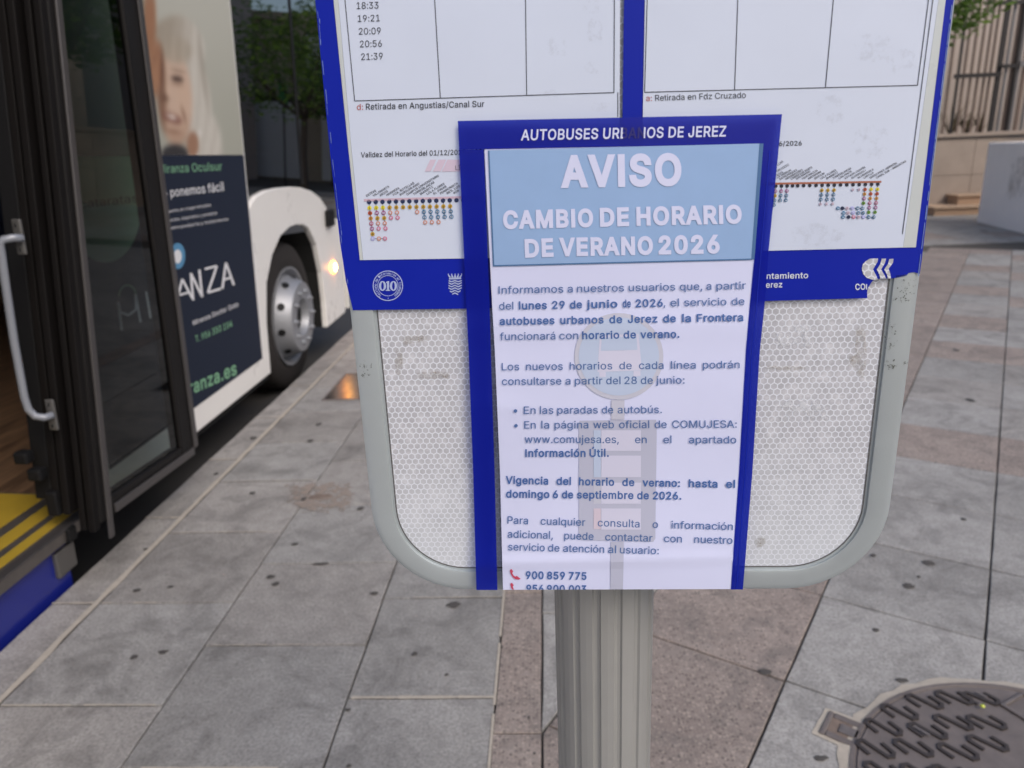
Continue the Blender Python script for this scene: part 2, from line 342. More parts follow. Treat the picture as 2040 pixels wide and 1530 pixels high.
class MB:
    """collects faces with material names; world=True vertices are world points"""
    def __init__(s): s.v = []; s.f = []; s.m = []; s.mats = []; s.uv = {}
    def mi(s, m):
        if m not in s.mats: s.mats.append(m)
        return s.mats.index(m)
    def poly(s, pts, mat, uv=None):
        i = len(s.v); s.v += [Vector(p) for p in pts]; s.f.append(tuple(range(i, i+len(pts)))); s.m.append(s.mi(mat))
        if uv: s.uv[len(s.f)-1] = uv
    def mesh(s, vs, fs, mat):
        i = len(s.v); s.v += [Vector(p) for p in vs]
        k = s.mi(mat)
        for f in fs: s.f.append(tuple(i+j for j in f)); s.m.append(k)
    def box(s, lo, hi, mat, M4=None):
        x0, y0, z0 = lo; x1, y1, z1 = hi
        vs = [Vector(p) for p in ((x0, y0, z0), (x1, y0, z0), (x1, y1, z0), (x0, y1, z0), (x0, y0, z1), (x1, y0, z1), (x1, y1, z1), (x0, y1, z1))]
        if M4: vs = [M4 @ p for p in vs]
        s.mesh(vs, [(0, 3, 2, 1), (4, 5, 6, 7), (0, 1, 5, 4), (1, 2, 6, 5), (2, 3, 7, 6), (3, 0, 4, 7)], mat)
    def tube(s, pts, r, mat, seg=12, caps=True):
        pts = [Vector(p) for p in pts]; rings = []; up = None
        for i, p in enumerate(pts):
            d = (pts[min(i+1, len(pts)-1)]-pts[max(i-1, 0)]).normalized()
            if up is None: up = d.orthogonal().normalized()
            up = (up-d*up.dot(d)).normalized(); sd_ = d.cross(up); rr = r[i] if isinstance(r, (list, tuple)) else r
            rings.append([p+(up*math.cos(2*math.pi*k/seg)+sd_*math.sin(2*math.pi*k/seg))*rr for k in range(seg)])
        vs = [q for g in rings for q in g]; fs = []
        for i in range(len(pts)-1):
            for k in range(seg): fs.append((i*seg+k, i*seg+(k+1) % seg, (i+1)*seg+(k+1) % seg, (i+1)*seg+k))
        if caps: fs += [tuple(range(seg))[::-1], tuple(range((len(pts)-1)*seg, len(pts)*seg))]
        s.mesh(vs, fs, mat)
    def prism(s, pts, d, mat, side=None):
        """flat outline pts extruded by vector d"""
        d = Vector(d); n = len(pts); a = [Vector(p) for p in pts]; b = [p+d for p in a]
        s.mesh(a+b, [tuple(range(n))[::-1], tuple(range(n, 2*n))], mat)
        i = len(s.v)-2*n; k = s.mi(side or mat)
        for j in range(n): s.f.append((i+j, i+(j+1) % n, i+n+(j+1) % n, i+n+j)); s.m.append(k)
    def lathe(s, prof, mat, axis='x', seg=40, c=(0, 0, 0)):
        vs = []; fs = []; c = Vector(c)
        for (a, r) in prof:
            for k in range(seg):
                t = 2*math.pi*k/seg
                q = (a, r*math.cos(t), r*math.sin(t)) if axis == 'x' else (r*math.cos(t), r*math.sin(t), a)
                vs.append(c+Vector(q))
        for i in range(len(prof)-1):
            for k in range(seg): fs.append((i*seg+k, i*seg+(k+1) % seg, (i+1)*seg+(k+1) % seg, (i+1)*seg+k))
        s.mesh(vs, fs, mat)
    def build(s, name, parent=None, base=None, bevel=0.0, smooth=False, fixn=False):
        b = Vector(base) if base is not None else Vector((0, 0, 0))
        me = bpy.data.meshes.new(name); me.from_pydata([p-b for p in s.v], [], s.f)
        for m in s.mats: me.materials.append(MATS[m])
        for p, k in zip(me.polygons, s.m): p.material_index = k; p.use_smooth = smooth
        if s.uv:
            ul = me.uv_layers.new(name='UVMap')
            for fi, uvs in s.uv.items():
                for li, u in zip(me.polygons[fi].loop_indices, uvs): ul.data[li].uv = u
        if fixn:
            bm = bmesh.new(); bm.from_mesh(me); bmesh.ops.recalc_face_normals(bm, faces=bm.faces); bm.to_mesh(me); bm.free()
        me.update(); me.validate()
        o = link(name, me, parent)
        if name in FINE: o['kind'] = 'stuff'
        if bevel > 0:
            md = o.modifiers.new('bevel', 'BEVEL'); md.width = bevel; md.segments = 2; md.limit_method = 'ANGLE'; md.angle_limit = math.radians(40)
        return o

# ------------------------------------------------------------------ lettering
_glyph = {}
# letter outlines by character code: (advance, closed loops of x,y in thousandths)
LETTERS = {
    65: (479, [[16,0,201,509,276,509,463,0,395,0,287,302,280,323,272,346,264,372,255,402,244,438,232,478,245,478,233,437,222,402,213,371,204,345,197,322,191,302,85,0], [110,142,110,199,370,199,370,142]]),
    66: (456, [[60,0,60,509,241,509,274,507,304,501,329,491,350,477,367,461,381,442,390,421,396,398,398,374,395,344,387,320,373,301,356,286,336,275,315,267,315,262,339,257,363,245,385,227,402,203,414,173,418,136,416,111,410,88,400,67,386,48,368,31,344,18,317,8,284,2,247,0], [125,57,245,57,281,60,309,67,330,80,349,105,355,137,352,161,342,184,327,203,306,218,279,228,248,231,125,231], [125,285,238,285,265,288,288,296,308,309,323,326,333,348,336,372,330,403,313,429,294,442,270,449,240,452,125,452]]),
    67: (510, [[267,-7,225,-3,186,7,150,25,119,49,92,79,70,115,53,157,44,203,40,254,44,305,53,352,70,393,92,429,119,459,150,484,186,501,225,512,267,516,293,514,317,511,340,504,362,496,383,485,402,471,427,447,448,418,459,397,467,373,473,348,408,348,401,373,389,395,375,413,357,428,337,440,315,449,292,454,267,456,237,453,209,445,184,432,161,414,141,391,125,364,113,332,106,295,103,254,106,213,113,177,125,145,141,117,161,94,184,76,210,63,237,56,267,53,292,55,315,60,337,69,357,81,375,96,389,114,401,136,408,160,473,160,467,135,459,112,448,91,428,62,402,38,383,24,363,13,341,5,317,-2,293,-6]]),
    68: (502, [[219,0,96,0,96,57,215,57,254,60,288,68,318,81,343,99,363,122,379,149,390,181,397,216,399,255,397,294,390,329,379,361,364,388,344,410,320,428,291,441,258,449,221,452,93,452,93,509,225,509,273,505,315,495,353,478,385,455,412,426,433,391,449,351,458,306,462,255,458,205,449,159,433,119,411,83,384,54,351,31,312,14,268,3], [125,509,125,0,60,0,60,509]]),
    69: (418, [[60,0,60,509,372,509,372,452,125,452,125,286,355,286,355,229,125,229,125,57,375,57,375,0]]),
    70: (410, [[60,0,60,509,369,509,369,452,125,452,125,278,346,278,346,221,125,221,125,0]]),
    71: (520, [[269,-7,225,-3,185,7,149,25,118,49,91,79,69,116,53,157,43,203,40,254,43,305,53,352,69,393,91,429,117,459,149,484,184,501,223,512,265,516,291,514,316,510,340,504,363,494,384,483,403,469,421,453,436,436,449,416,460,395,468,373,474,349,408,349,399,372,387,393,373,411,356,427,337,439,315,448,291,454,265,456,236,453,209,445,183,432,160,414,141,392,125,364,113,332,106,295,103,254,106,213,113,177,125,145,141,117,161,95,184,76,210,63,238,56,269,53,296,55,322,61,345,71,365,85,382,102,396,123,407,147,413,173,415,202,434,199,283,199,283,256,478,256,478,200,475,160,466,124,451,91,431,62,406,38,377,19,344,5,308,-4]]),
    72: (517, [[60,0,60,509,125,509,125,289,392,289,392,509,457,509,457,0,392,0,392,232,125,232,125,0]]),
    73: (190, [[62,509,128,509,128,0,62,0]]),
    74: (396, [[185,-7,143,-2,106,11,75,33,52,63,38,100,33,145,33,173,98,173,98,145,100,117,108,93,122,74,149,56,185,50,220,56,248,74,261,93,269,117,272,145,272,509,336,509,336,145,332,100,318,63,294,33,263,11,227,-2]]),
    75: (466, [[104,145,104,216,139,261,174,303,212,344,364,509,448,509,231,276,228,276], [60,0,60,509,125,509,125,334,124,225,125,193,125,0], [372,0,188,259,228,309,449,0]]),
    76: (393, [[60,0,60,509,125,509,125,57,361,57,361,0]]),
    77: (628, [[60,0,60,509,152,509,277,187,282,174,287,159,299,123,311,84,317,65,322,49,307,49,312,65,318,83,330,121,342,158,348,174,352,187,476,509,568,509,568,0,504,0,504,291,504,308,504,327,505,369,506,413,507,457,513,457,498,409,482,363,474,341,467,322,461,305,456,291,342,0,286,0,170,291,165,304,159,321,152,340,145,361,129,408,112,457,119,457,120,416,121,372,122,328,122,309,122,291,122,0]]),
    78: (523, [[60,0,60,509,136,509,343,183,352,169,363,151,375,130,388,107,414,55,405,54,401,108,400,134,399,157,399,178,399,195,399,509,463,509,463,0,387,0,202,290,177,331,164,354,148,381,136,402,123,425,108,452,119,454,120,429,121,406,122,384,123,354,124,328,125,307,125,291,125,0]]),
    79: (533, [[267,-7,225,-3,186,7,150,25,119,49,92,79,70,115,53,157,44,203,40,254,44,305,53,352,70,393,92,429,119,459,150,484,186,501,225,512,267,516,309,512,348,501,384,484,415,459,442,429,464,393,480,352,490,305,493,254,490,203,480,157,464,115,442,79,415,49,384,25,348,7,309,-3], [267,53,296,55,324,63,349,76,372,94,392,116,408,144,420,176,428,213,430,254,428,295,420,332,408,365,392,392,372,415,349,433,324,446,296,453,267,456,237,453,210,445,184,433,161,415,142,392,125,364,113,332,106,295,103,254,106,213,113,176,125,144,142,117,161,94,184,76,210,63,237,55]]),
    80: (444, [[60,0,60,509,235,509,272,506,305,499,332,487,356,471,375,452,390,430,400,404,407,377,409,348,407,318,400,291,390,265,375,243,356,223,332,207,305,195,272,188,235,186,109,186,109,242,233,242,269,246,297,256,318,272,333,294,342,319,344,348,342,376,333,402,318,423,297,439,268,449,232,452,125,452,125,0]]),
    81: (533, [[245,159,313,159,369,85,384,65,468,-48,401,-48,346,27,331,46], [267,-7,225,-3,186,7,150,25,119,49,92,79,70,115,53,157,44,203,40,254,44,305,53,352,70,393,92,429,119,459,150,484,186,501,225,512,267,516,309,512,348,501,384,484,415,459,442,429,464,393,480,352,490,305,493,254,490,203,480,157,464,115,442,79,415,49,384,25,348,7,309,-3], [267,53,296,55,324,63,349,76,372,94,392,116,408,144,420,176,428,213,430,254,428,295,420,332,408,365,392,392,372,415,349,433,324,446,296,453,267,456,237,453,210,445,184,433,161,415,142,392,125,364,113,332,106,295,103,254,106,213,113,176,125,144,142,117,161,94,184,76,210,63,237,55]]),
    82: (449, [[60,0,60,509,236,509,273,506,305,500,333,489,356,473,376,455,390,433,401,408,407,381,409,352,407,323,401,296,390,271,376,250,356,232,333,217,305,206,273,200,236,198,96,198,96,255,234,255,269,258,298,267,319,281,334,300,342,324,345,352,342,380,334,405,319,425,298,440,269,449,233,452,125,452,125,0], [353,0,230,229,303,229,428,0]]),
    83: (446, [[224,-9,188,-7,156,-1,128,9,102,23,81,40,64,60,51,83,42,109,38,137,104,137,110,110,123,88,142,71,166,59,194,52,224,49,257,52,286,60,311,74,329,92,341,114,346,139,342,161,332,179,316,193,296,205,272,214,245,222,184,239,145,253,112,269,86,289,67,313,56,341,52,372,54,400,62,425,75,448,92,468,113,484,138,498,165,508,195,514,227,516,259,514,289,508,316,498,340,484,360,468,377,449,390,427,398,403,401,378,337,378,326,412,302,437,280,449,254,456,225,459,194,456,167,448,145,435,129,418,118,398,115,376,119,352,131,334,148,319,169,308,191,300,212,293,264,279,287,272,312,264,336,252,359,238,379,220,395,198,405,171,408,139,406,112,399,87,386,64,370,43,349,25,323,11,294,0,261,-7]]),
    84: (448, [[32,452,32,509,417,509,417,452,257,452,257,0,193,0,193,452]]),
    85: (517, [[259,-8,220,-6,186,2,154,15,126,33,103,55,85,80,71,108,63,140,60,173,60,509,124,509,124,178,128,144,141,113,160,87,187,68,208,59,232,53,259,52,285,53,309,59,331,68,357,87,377,113,389,144,393,178,393,509,457,509,457,173,454,140,446,108,433,80,414,55,391,33,363,15,332,2,297,-6]]),
    86: (479, [[204,0,16,509,84,509,192,206,199,187,207,164,215,137,225,106,236,71,248,31,235,31,247,71,257,107,267,138,276,165,283,187,290,206,395,509,463,509,278,0]]),
    87: (686, [[155,0,16,509,82,509,163,196,175,145,187,94,197,40,189,40,200,94,211,145,224,196,306,509,380,509,462,196,474,145,486,94,497,40,488,40,499,94,510,145,523,196,603,509,670,509,530,0,455,0,368,323,362,345,357,368,351,391,346,417,341,445,336,475,350,475,345,446,340,420,335,395,318,323,230,0]]),
    88: (474, [[18,0,217,284,217,236,29,509,104,509,178,400,192,379,204,361,223,329,233,312,243,292,232,292,243,311,252,329,272,361,284,379,298,400,374,509,446,509,259,239,259,287,456,0,382,0,292,129,279,149,268,165,250,195,241,212,230,231,244,231,235,213,225,196,206,166,195,149,182,129,91,0]]),
    89: (472, [[203,0,203,208,16,509,91,509,192,344,208,318,222,292,236,264,250,230,224,230,237,265,251,293,280,344,381,509,455,509,268,208,268,0]]),
    90: (438, [[42,0,42,46,273,385,306,431,341,476,348,454,285,452,223,452,40,452,40,509,397,509,397,462,169,129,134,81,97,33,90,54,152,57,214,57,399,57,399,0]]),
    97: (389, [[160,-9,126,-5,94,5,68,22,48,45,35,73,30,108,34,138,43,161,58,179,78,193,100,203,125,211,178,220,209,224,234,227,252,230,265,235,273,243,276,255,273,279,267,297,256,311,240,322,220,329,196,331,171,329,149,322,132,313,118,301,107,288,100,274,41,291,57,322,79,346,104,364,133,375,163,382,194,384,215,383,239,379,263,372,286,360,306,343,322,320,330,301,335,278,337,251,337,0,277,0,277,52,272,52,264,38,252,25,236,12,215,1,190,-6], [170,45,202,49,228,59,248,74,263,93,272,115,276,138,276,190,259,182,246,179,231,176,200,171,186,169,175,168,154,164,134,159,117,150,103,139,95,124,92,105,94,87,102,72,114,61,130,52,149,47]]),
    98: (424, [[229,-8,198,-5,172,4,153,17,138,31,127,46,118,59,112,59,112,0,53,0,53,509,114,509,114,319,118,319,127,331,137,346,152,360,171,373,197,381,229,384,259,382,287,374,313,361,335,342,354,320,370,293,381,261,388,227,390,189,388,151,381,116,370,84,355,57,336,34,313,16,288,3,260,-6], [220,47,253,51,279,66,301,88,316,117,323,139,327,163,328,189,327,215,323,239,316,261,301,290,280,311,253,325,220,330,188,325,161,312,140,291,125,263,118,241,114,216,113,189,114,162,118,138,125,115,140,86,162,65,188,51]]),
    99: (395, [[207,-8,174,-5,144,3,117,16,93,35,72,58,56,85,44,116,37,150,34,187,37,225,44,260,56,291,72,318,93,341,117,360,144,374,174,382,207,384,234,383,260,377,284,368,305,356,324,341,340,322,353,301,362,277,303,262,298,276,290,289,281,301,270,311,257,319,242,325,226,329,207,330,173,325,145,310,124,287,108,258,102,236,98,212,96,187,98,163,102,139,108,117,124,89,145,66,173,51,207,46,226,48,243,52,258,58,271,66,282,76,292,89,299,102,304,117,363,102,354,78,341,56,325,37,306,21,285,9,261,-1,235,-6]]),
    100: (424, [[195,-8,165,-6,137,3,111,16,89,34,70,57,55,84,43,116,36,151,34,189,36,227,43,261,55,293,70,320,89,342,112,361,137,374,165,382,196,384,228,381,253,373,272,360,287,346,298,331,306,319,311,319,311,509,372,509,372,0,313,0,313,59,307,59,298,46,287,31,272,17,252,4,227,-5], [205,47,236,51,263,65,284,86,299,115,306,138,310,162,312,189,310,216,306,241,300,263,284,291,263,312,237,325,205,330,172,325,145,311,124,290,108,261,102,239,98,215,96,189,98,163,102,139,109,117,124,88,145,66,172,51]]),
    101: (404, [[212,-8,177,-5,145,3,117,16,92,35,72,58,56,85,44,116,37,150,34,187,36,224,44,258,55,290,71,317,91,340,115,359,142,373,172,382,205,384,236,382,266,374,294,361,319,341,334,324,347,305,357,282,365,256,370,227,371,194,371,169,75,169,75,221,338,221,310,202,307,237,298,269,283,294,263,314,237,326,205,330,173,326,146,313,125,294,109,270,99,241,96,211,96,178,98,151,102,127,110,106,128,80,151,61,179,50,212,46,234,48,254,53,271,61,285,73,297,88,306,105,365,91,353,63,335,39,311,19,283,4,261,-3,237,-7]]),
    102: (253, [[228,379,228,327,6,327,6,379], [81,0,81,432,84,461,96,486,113,505,135,519,161,527,187,530,207,529,222,527,234,524,243,521,227,468,215,472,206,473,195,474,171,470,154,460,145,443,142,419,142,0]]),
    103: (425, [[207,-151,180,-149,156,-146,134,-140,105,-127,82,-110,64,-91,51,-69,101,-41,110,-53,122,-66,136,-78,154,-88,178,-95,207,-97,236,-95,261,-87,282,-75,298,-58,308,-34,311,-6,311,68,306,68,298,56,287,41,272,28,252,16,227,8,195,5,165,7,138,14,113,27,90,43,71,65,55,90,43,120,36,154,34,191,36,229,43,263,55,293,71,320,90,342,112,361,138,374,166,382,196,384,228,382,253,373,273,360,288,346,299,331,308,319,313,319,313,379,372,379,372,-9,370,-40,363,-67,350,-90,334,-109,314,-124,291,-136,265,-144,237,-149], [205,59,237,63,264,75,285,95,300,121,307,142,311,166,312,193,311,219,307,242,300,264,285,291,264,312,237,325,205,330,172,325,145,312,124,290,109,262,102,241,98,218,96,193,98,167,102,144,109,123,124,96,145,76,172,63]]),
    104: (410, [[114,227,114,0,53,0,53,509,114,509,114,287,102,287,116,319,132,344,152,362,175,374,200,382,227,384,264,380,295,369,321,349,341,321,350,298,355,271,357,240,357,0,296,0,296,235,293,263,286,286,273,304,246,323,210,329,184,326,161,317,141,303,126,283,117,257]]),
    105: (166, [[53,0,53,379,114,379,114,0], [84,443,67,446,54,455,44,468,41,483,44,499,54,512,67,521,84,524,100,521,114,512,123,499,126,483,123,468,114,455,100,446]]),
    106: (166, [[53,379,114,379,114,-30,111,-63,102,-90,86,-113,65,-129,37,-139,4,-143,-10,-143,-10,-87,2,-87,25,-83,40,-72,50,-54,53,-29], [83,443,67,446,53,455,44,468,41,483,44,499,53,512,67,521,83,524,100,521,114,512,123,499,126,483,123,468,114,455,100,446]]),
    107: (380, [[110,137,110,212,121,212,284,379,360,379,184,199,177,199], [53,0,53,509,114,509,114,0], [294,0,148,186,191,229,372,0]]),
    108: (168, [[53,532,115,532,115,0,53,0]]),
    109: (609, [[53,0,53,379,112,379,112,295,108,295,118,323,132,346,151,363,172,376,195,384,219,386,245,383,268,375,287,361,303,342,314,320,321,295,312,295,322,321,337,343,357,361,381,375,407,383,437,386,468,383,497,372,522,354,541,328,550,307,555,283,557,255,557,0,496,0,496,254,490,289,473,313,447,326,419,330,395,328,374,320,358,307,345,290,338,270,335,247,335,0,274,0,274,260,269,288,253,311,229,326,199,330,178,328,158,320,140,307,126,289,117,266,114,238,114,0]]),
    110: (409, [[114,227,114,0,53,0,53,379,112,379,112,287,102,287,116,319,132,344,152,362,175,374,200,382,227,384,264,380,295,369,321,349,341,321,350,298,355,271,357,240,357,0,296,0,296,235,293,263,286,286,273,304,246,323,210,329,184,326,161,317,141,303,126,283,117,257]]),
    111: (415, [[207,-8,174,-5,144,3,117,16,93,35,72,58,56,85,44,116,37,150,34,187,37,225,44,260,56,291,72,318,93,341,117,360,144,374,174,382,207,384,241,382,271,374,299,360,323,341,343,318,359,291,371,260,379,225,381,187,379,150,371,116,359,85,343,58,323,35,299,16,271,3,241,-5], [207,46,242,51,270,66,292,89,307,117,314,139,318,163,319,187,318,212,314,236,307,258,292,287,270,310,242,325,207,330,173,325,145,310,124,287,108,258,102,236,98,212,96,187,98,163,102,139,108,117,124,89,145,66,173,51]]),
    112: (424, [[53,-143,53,379,112,379,112,319,118,319,126,331,137,346,152,360,171,373,197,381,229,384,259,382,287,374,313,361,335,342,354,320,370,293,381,261,388,227,390,189,388,151,381,116,370,84,355,57,336,34,313,16,288,3,260,-6,229,-8,198,-5,173,4,153,17,138,31,127,46,118,59,114,59,114,-143], [220,47,253,51,279,66,301,88,316,117,323,139,327,163,328,189,327,215,323,239,316,261,301,290,280,311,253,325,220,330,188,325,161,312,140,291,125,263,118,241,114,216,113,189,114,162,118,138,125,115,140,86,162,65,188,51]]),
    113: (424, [[372,-143,311,-143,311,59,306,59,298,46,287,31,272,17,252,4,227,-5,195,-8,165,-6,137,3,111,16,89,34,70,57,55,84,43,116,36,151,34,189,36,227,43,261,55,293,70,320,89,342,112,361,137,374,165,382,196,384,228,381,253,373,272,360,287,346,298,331,307,319,313,319,313,379,372,379], [205,47,236,51,263,65,284,86,299,115,306,138,310,162,312,189,310,216,306,241,300,263,284,291,263,312,237,325,205,330,172,325,145,311,124,290,108,261,102,239,98,215,96,189,98,163,102,139,109,117,124,88,145,66,172,51]]),
    114: (259, [[53,0,53,379,112,379,112,321,115,321,130,347,152,367,181,380,213,385,229,384,243,384,243,322,230,324,207,326,182,323,159,315,140,301,126,284,117,262,114,237,114,0]]),
    115: (365, [[182,-8,157,-7,133,-3,112,3,84,18,62,38,45,63,36,94,94,107,105,79,124,60,150,49,181,45,217,50,244,62,262,81,268,103,265,121,254,136,237,147,212,155,149,170,118,180,92,192,72,208,58,227,50,249,47,274,51,305,65,332,87,354,115,370,137,378,161,383,187,384,223,381,254,372,279,358,299,339,314,316,324,290,268,277,258,298,243,316,219,328,187,333,156,329,131,317,114,299,109,277,112,258,124,243,144,232,172,223,229,209,261,200,287,187,306,171,325,142,331,107,326,75,312,47,290,24,260,6,236,-2,210,-7]]),
    116: (227, [[204,379,204,327,6,327,6,379], [65,471,126,471,126,98,128,76,136,61,150,53,170,50,185,51,202,54,213,2,203,-1,192,-3,168,-4,138,-1,113,7,92,21,77,41,68,64,65,93]]),
    117: (410, [[182,-5,146,-1,115,11,89,31,69,59,60,82,54,109,53,139,53,379,114,379,114,144,116,117,124,94,137,75,164,56,200,50,226,53,249,62,268,77,283,97,293,122,296,153,296,379,357,379,357,0,298,0,298,92,307,92,294,60,277,35,257,17,234,5,209,-3]]),
    118: (389, [[163,0,17,379,84,379,165,155,173,132,180,110,187,87,206,21,184,21,203,87,209,110,216,132,224,155,305,379,371,379,226,0]]),
    119: (567, [[138,0,23,379,87,379,133,214,140,190,147,164,154,137,161,107,168,75,175,41,165,41,172,74,179,105,186,135,192,163,199,189,206,214,252,379,316,379,362,214,368,189,375,163,382,136,388,106,395,75,402,41,391,41,399,75,406,106,413,135,420,163,427,189,434,214,480,379,545,379,429,0,368,0,319,172,305,225,291,280,277,338,291,338,277,280,263,225,248,172,199,0]]),
    120: (378, [[21,0,171,218,171,171,29,379,100,379,147,306,164,279,179,253,207,206,175,206,202,253,216,279,233,306,282,379,352,379,209,169,209,214,358,0,287,0,231,85,214,112,200,136,173,182,205,182,178,136,165,112,148,85,91,0]]),
    121: (389, [[47,-139,61,-86,71,-87,88,-90,104,-89,118,-84,130,-74,141,-58,151,-36,163,-1,17,379,84,379,165,155,173,132,180,109,187,87,206,21,184,21,202,87,209,110,216,132,224,155,305,379,371,379,204,-58,191,-85,177,-107,159,-124,139,-136,117,-143,91,-145,77,-145,65,-143]]),
    122: (380, [[42,0,42,46,254,320,254,323,48,323,48,379,333,379,333,331,126,60,126,56,339,56,339,0]]),
    48: (453, [[227,-7,191,-3,158,7,130,24,105,48,85,77,69,113,57,155,50,202,48,254,50,306,57,353,69,395,85,431,106,461,130,484,159,502,191,512,227,516,262,512,295,502,323,484,348,461,368,431,384,395,396,353,403,306,405,254,403,202,396,155,384,113,368,77,348,48,323,24,295,7,263,-3], [227,50,261,56,290,74,306,92,320,116,330,144,338,176,342,213,344,254,342,295,338,332,330,365,320,393,306,416,290,435,261,453,227,460,192,453,163,435,147,416,134,393,123,365,115,332,111,295,109,254,111,213,115,176,123,144,134,116,147,92,163,74,192,56]]),
    49: (453, [[76,0,76,55,391,55,391,0], [276,509,276,0,212,0,212,448,209,448,86,358,86,427,198,509]]),
    50: (453, [[64,0,64,47,234,229,252,248,268,266,282,282,299,305,311,327,318,348,320,371,317,397,308,419,293,436,273,449,250,457,224,460,196,457,172,447,153,433,139,413,130,390,127,362,66,362,68,391,75,418,86,442,102,464,121,482,143,496,168,507,196,513,225,516,254,513,281,507,306,497,328,482,346,465,361,445,372,423,379,398,381,372,378,345,371,318,357,290,336,259,317,235,294,209,267,180,153,60,153,57,389,57,389,0]]),
    51: (453, [[218,-7,188,-5,159,1,133,10,108,22,88,38,70,57,57,79,48,104,44,132,109,132,115,107,126,87,144,71,165,59,191,52,219,50,248,53,275,61,297,74,315,93,325,116,329,145,326,172,316,196,299,217,275,234,254,241,229,246,201,248,157,248,157,299,288,448,288,452,70,452,70,509,372,509,372,461,211,278,211,289,247,290,279,286,308,276,333,262,354,244,371,222,383,198,391,173,393,145,390,116,383,90,370,66,354,45,333,27,309,12,281,2,251,-5]]),
    52: (453, [[40,105,40,158,247,509,311,509,109,166,109,163,413,163,413,105], [282,0,282,121,282,146,282,318,343,318,343,0]]),
    53: (453, [[221,-7,192,-5,165,1,140,11,118,25,99,41,83,60,71,82,63,105,60,130,122,130,127,108,138,89,154,73,173,60,196,52,221,50,250,53,276,64,298,82,314,104,324,131,328,162,324,193,314,221,297,244,275,262,248,273,218,277,192,275,167,268,145,258,128,246,67,253,96,509,366,509,366,452,151,452,134,301,155,315,178,325,203,331,229,334,263,330,294,321,321,306,345,285,364,260,379,231,388,199,391,163,388,132,381,102,369,76,352,52,332,32,309,15,282,3,253,-4]]),
    54: (453, [[226,-7,196,-4,168,3,142,15,119,31,100,51,84,74,73,101,66,130,64,162,65,187,71,212,80,239,93,268,112,302,137,340,252,509,322,509,151,261,145,261,154,275,165,288,179,299,196,307,214,312,235,314,265,312,291,305,316,295,337,280,355,262,370,240,380,215,387,187,389,157,387,127,379,98,368,73,352,50,333,30,310,14,284,3,257,-4], [226,48,254,52,279,63,299,79,314,101,324,128,327,157,324,187,314,213,299,235,279,251,254,262,226,265,198,262,174,252,153,235,138,214,128,188,125,158,128,128,138,102,153,79,174,63,198,52]]),
    55: (453, [[97,0,323,448,323,452,62,452,62,509,391,509,391,449,165,0]]),
    56: (453, [[226,-7,193,-5,163,1,136,11,111,25,91,42,74,62,62,84,54,109,52,135,55,166,65,195,81,220,101,241,125,256,153,265,129,276,109,289,93,308,80,330,73,354,70,380,73,405,79,429,90,450,106,469,124,485,146,498,170,508,197,514,226,516,255,514,282,508,306,498,328,485,346,469,361,450,373,429,379,405,382,380,379,354,372,330,359,308,343,289,323,276,300,267,327,256,351,241,372,220,387,195,397,166,401,135,398,109,391,84,378,62,362,42,341,25,317,11,289,1,259,-5], [226,49,258,52,285,60,307,74,323,91,333,113,337,139,333,165,322,189,305,208,283,223,256,232,226,235,196,232,169,223,147,208,130,189,119,165,115,139,119,113,129,91,145,74,167,60,195,52], [226,290,252,292,274,300,293,313,307,330,316,351,319,376,316,399,308,420,294,437,275,449,252,457,226,460,200,457,177,449,159,437,145,420,136,399,133,376,136,351,145,330,159,313,178,300,201,292]]),
    57: (453, [[226,516,256,513,285,506,310,494,333,478,352,458,368,434,380,408,387,378,389,347,387,322,382,296,373,270,359,240,340,207,315,168,200,0,130,0,301,248,307,248,299,234,287,221,273,210,257,202,238,196,218,195,188,197,161,203,137,214,116,229,98,247,83,269,72,294,66,321,64,352,66,382,73,411,85,436,101,459,120,479,143,494,168,506,196,513], [226,460,199,457,174,446,154,429,138,407,129,381,125,352,129,322,138,295,154,274,174,257,199,247,226,243,254,247,279,257,299,273,314,295,324,321,327,350,324,381,314,407,299,429,279,446,254,457]]),
    225: (389, [[160,-9,126,-5,94,5,68,22,48,45,35,73,30,108,34,138,43,161,58,179,78,193,100,203,125,211,178,220,209,224,234,227,252,230,265,235,273,243,276,255,273,279,267,297,256,311,240,322,220,329,196,331,171,329,149,322,132,313,118,301,107,288,100,274,41,291,57,322,79,346,104,364,133,375,163,382,194,384,215,383,239,379,263,372,286,360,306,343,322,320,330,301,335,278,337,251,337,0,277,0,277,52,272,52,264,38,252,25,236,12,215,1,190,-6], [170,45,202,49,228,59,248,74,263,93,272,115,276,138,276,190,259,182,246,179,231,176,200,171,186,169,175,168,154,164,134,159,117,150,103,139,95,124,92,105,94,87,102,72,114,61,130,52,149,47], [162,429,210,529,278,529,212,429]]),
    233: (404, [[212,-8,177,-5,145,3,117,16,92,35,72,58,56,85,44,116,37,150,34,187,36,224,44,258,55,290,71,317,91,340,115,359,142,373,172,382,205,384,236,382,266,374,294,361,319,341,334,324,347,305,357,282,365,256,370,227,371,194,371,169,75,169,75,221,338,221,310,202,307,237,298,269,283,294,263,314,237,326,205,330,173,326,146,313,125,294,109,270,99,241,96,211,96,178,98,151,102,127,110,106,128,80,151,61,179,50,212,46,234,48,254,53,271,61,285,73,297,88,306,105,365,91,353,63,335,39,311,19,283,4,261,-3,237,-7], [177,429,225,529,293,529,227,429]]),
    237: (166, [[53,0,53,379,114,379,114,0], [57,429,104,529,173,529,107,429]]),
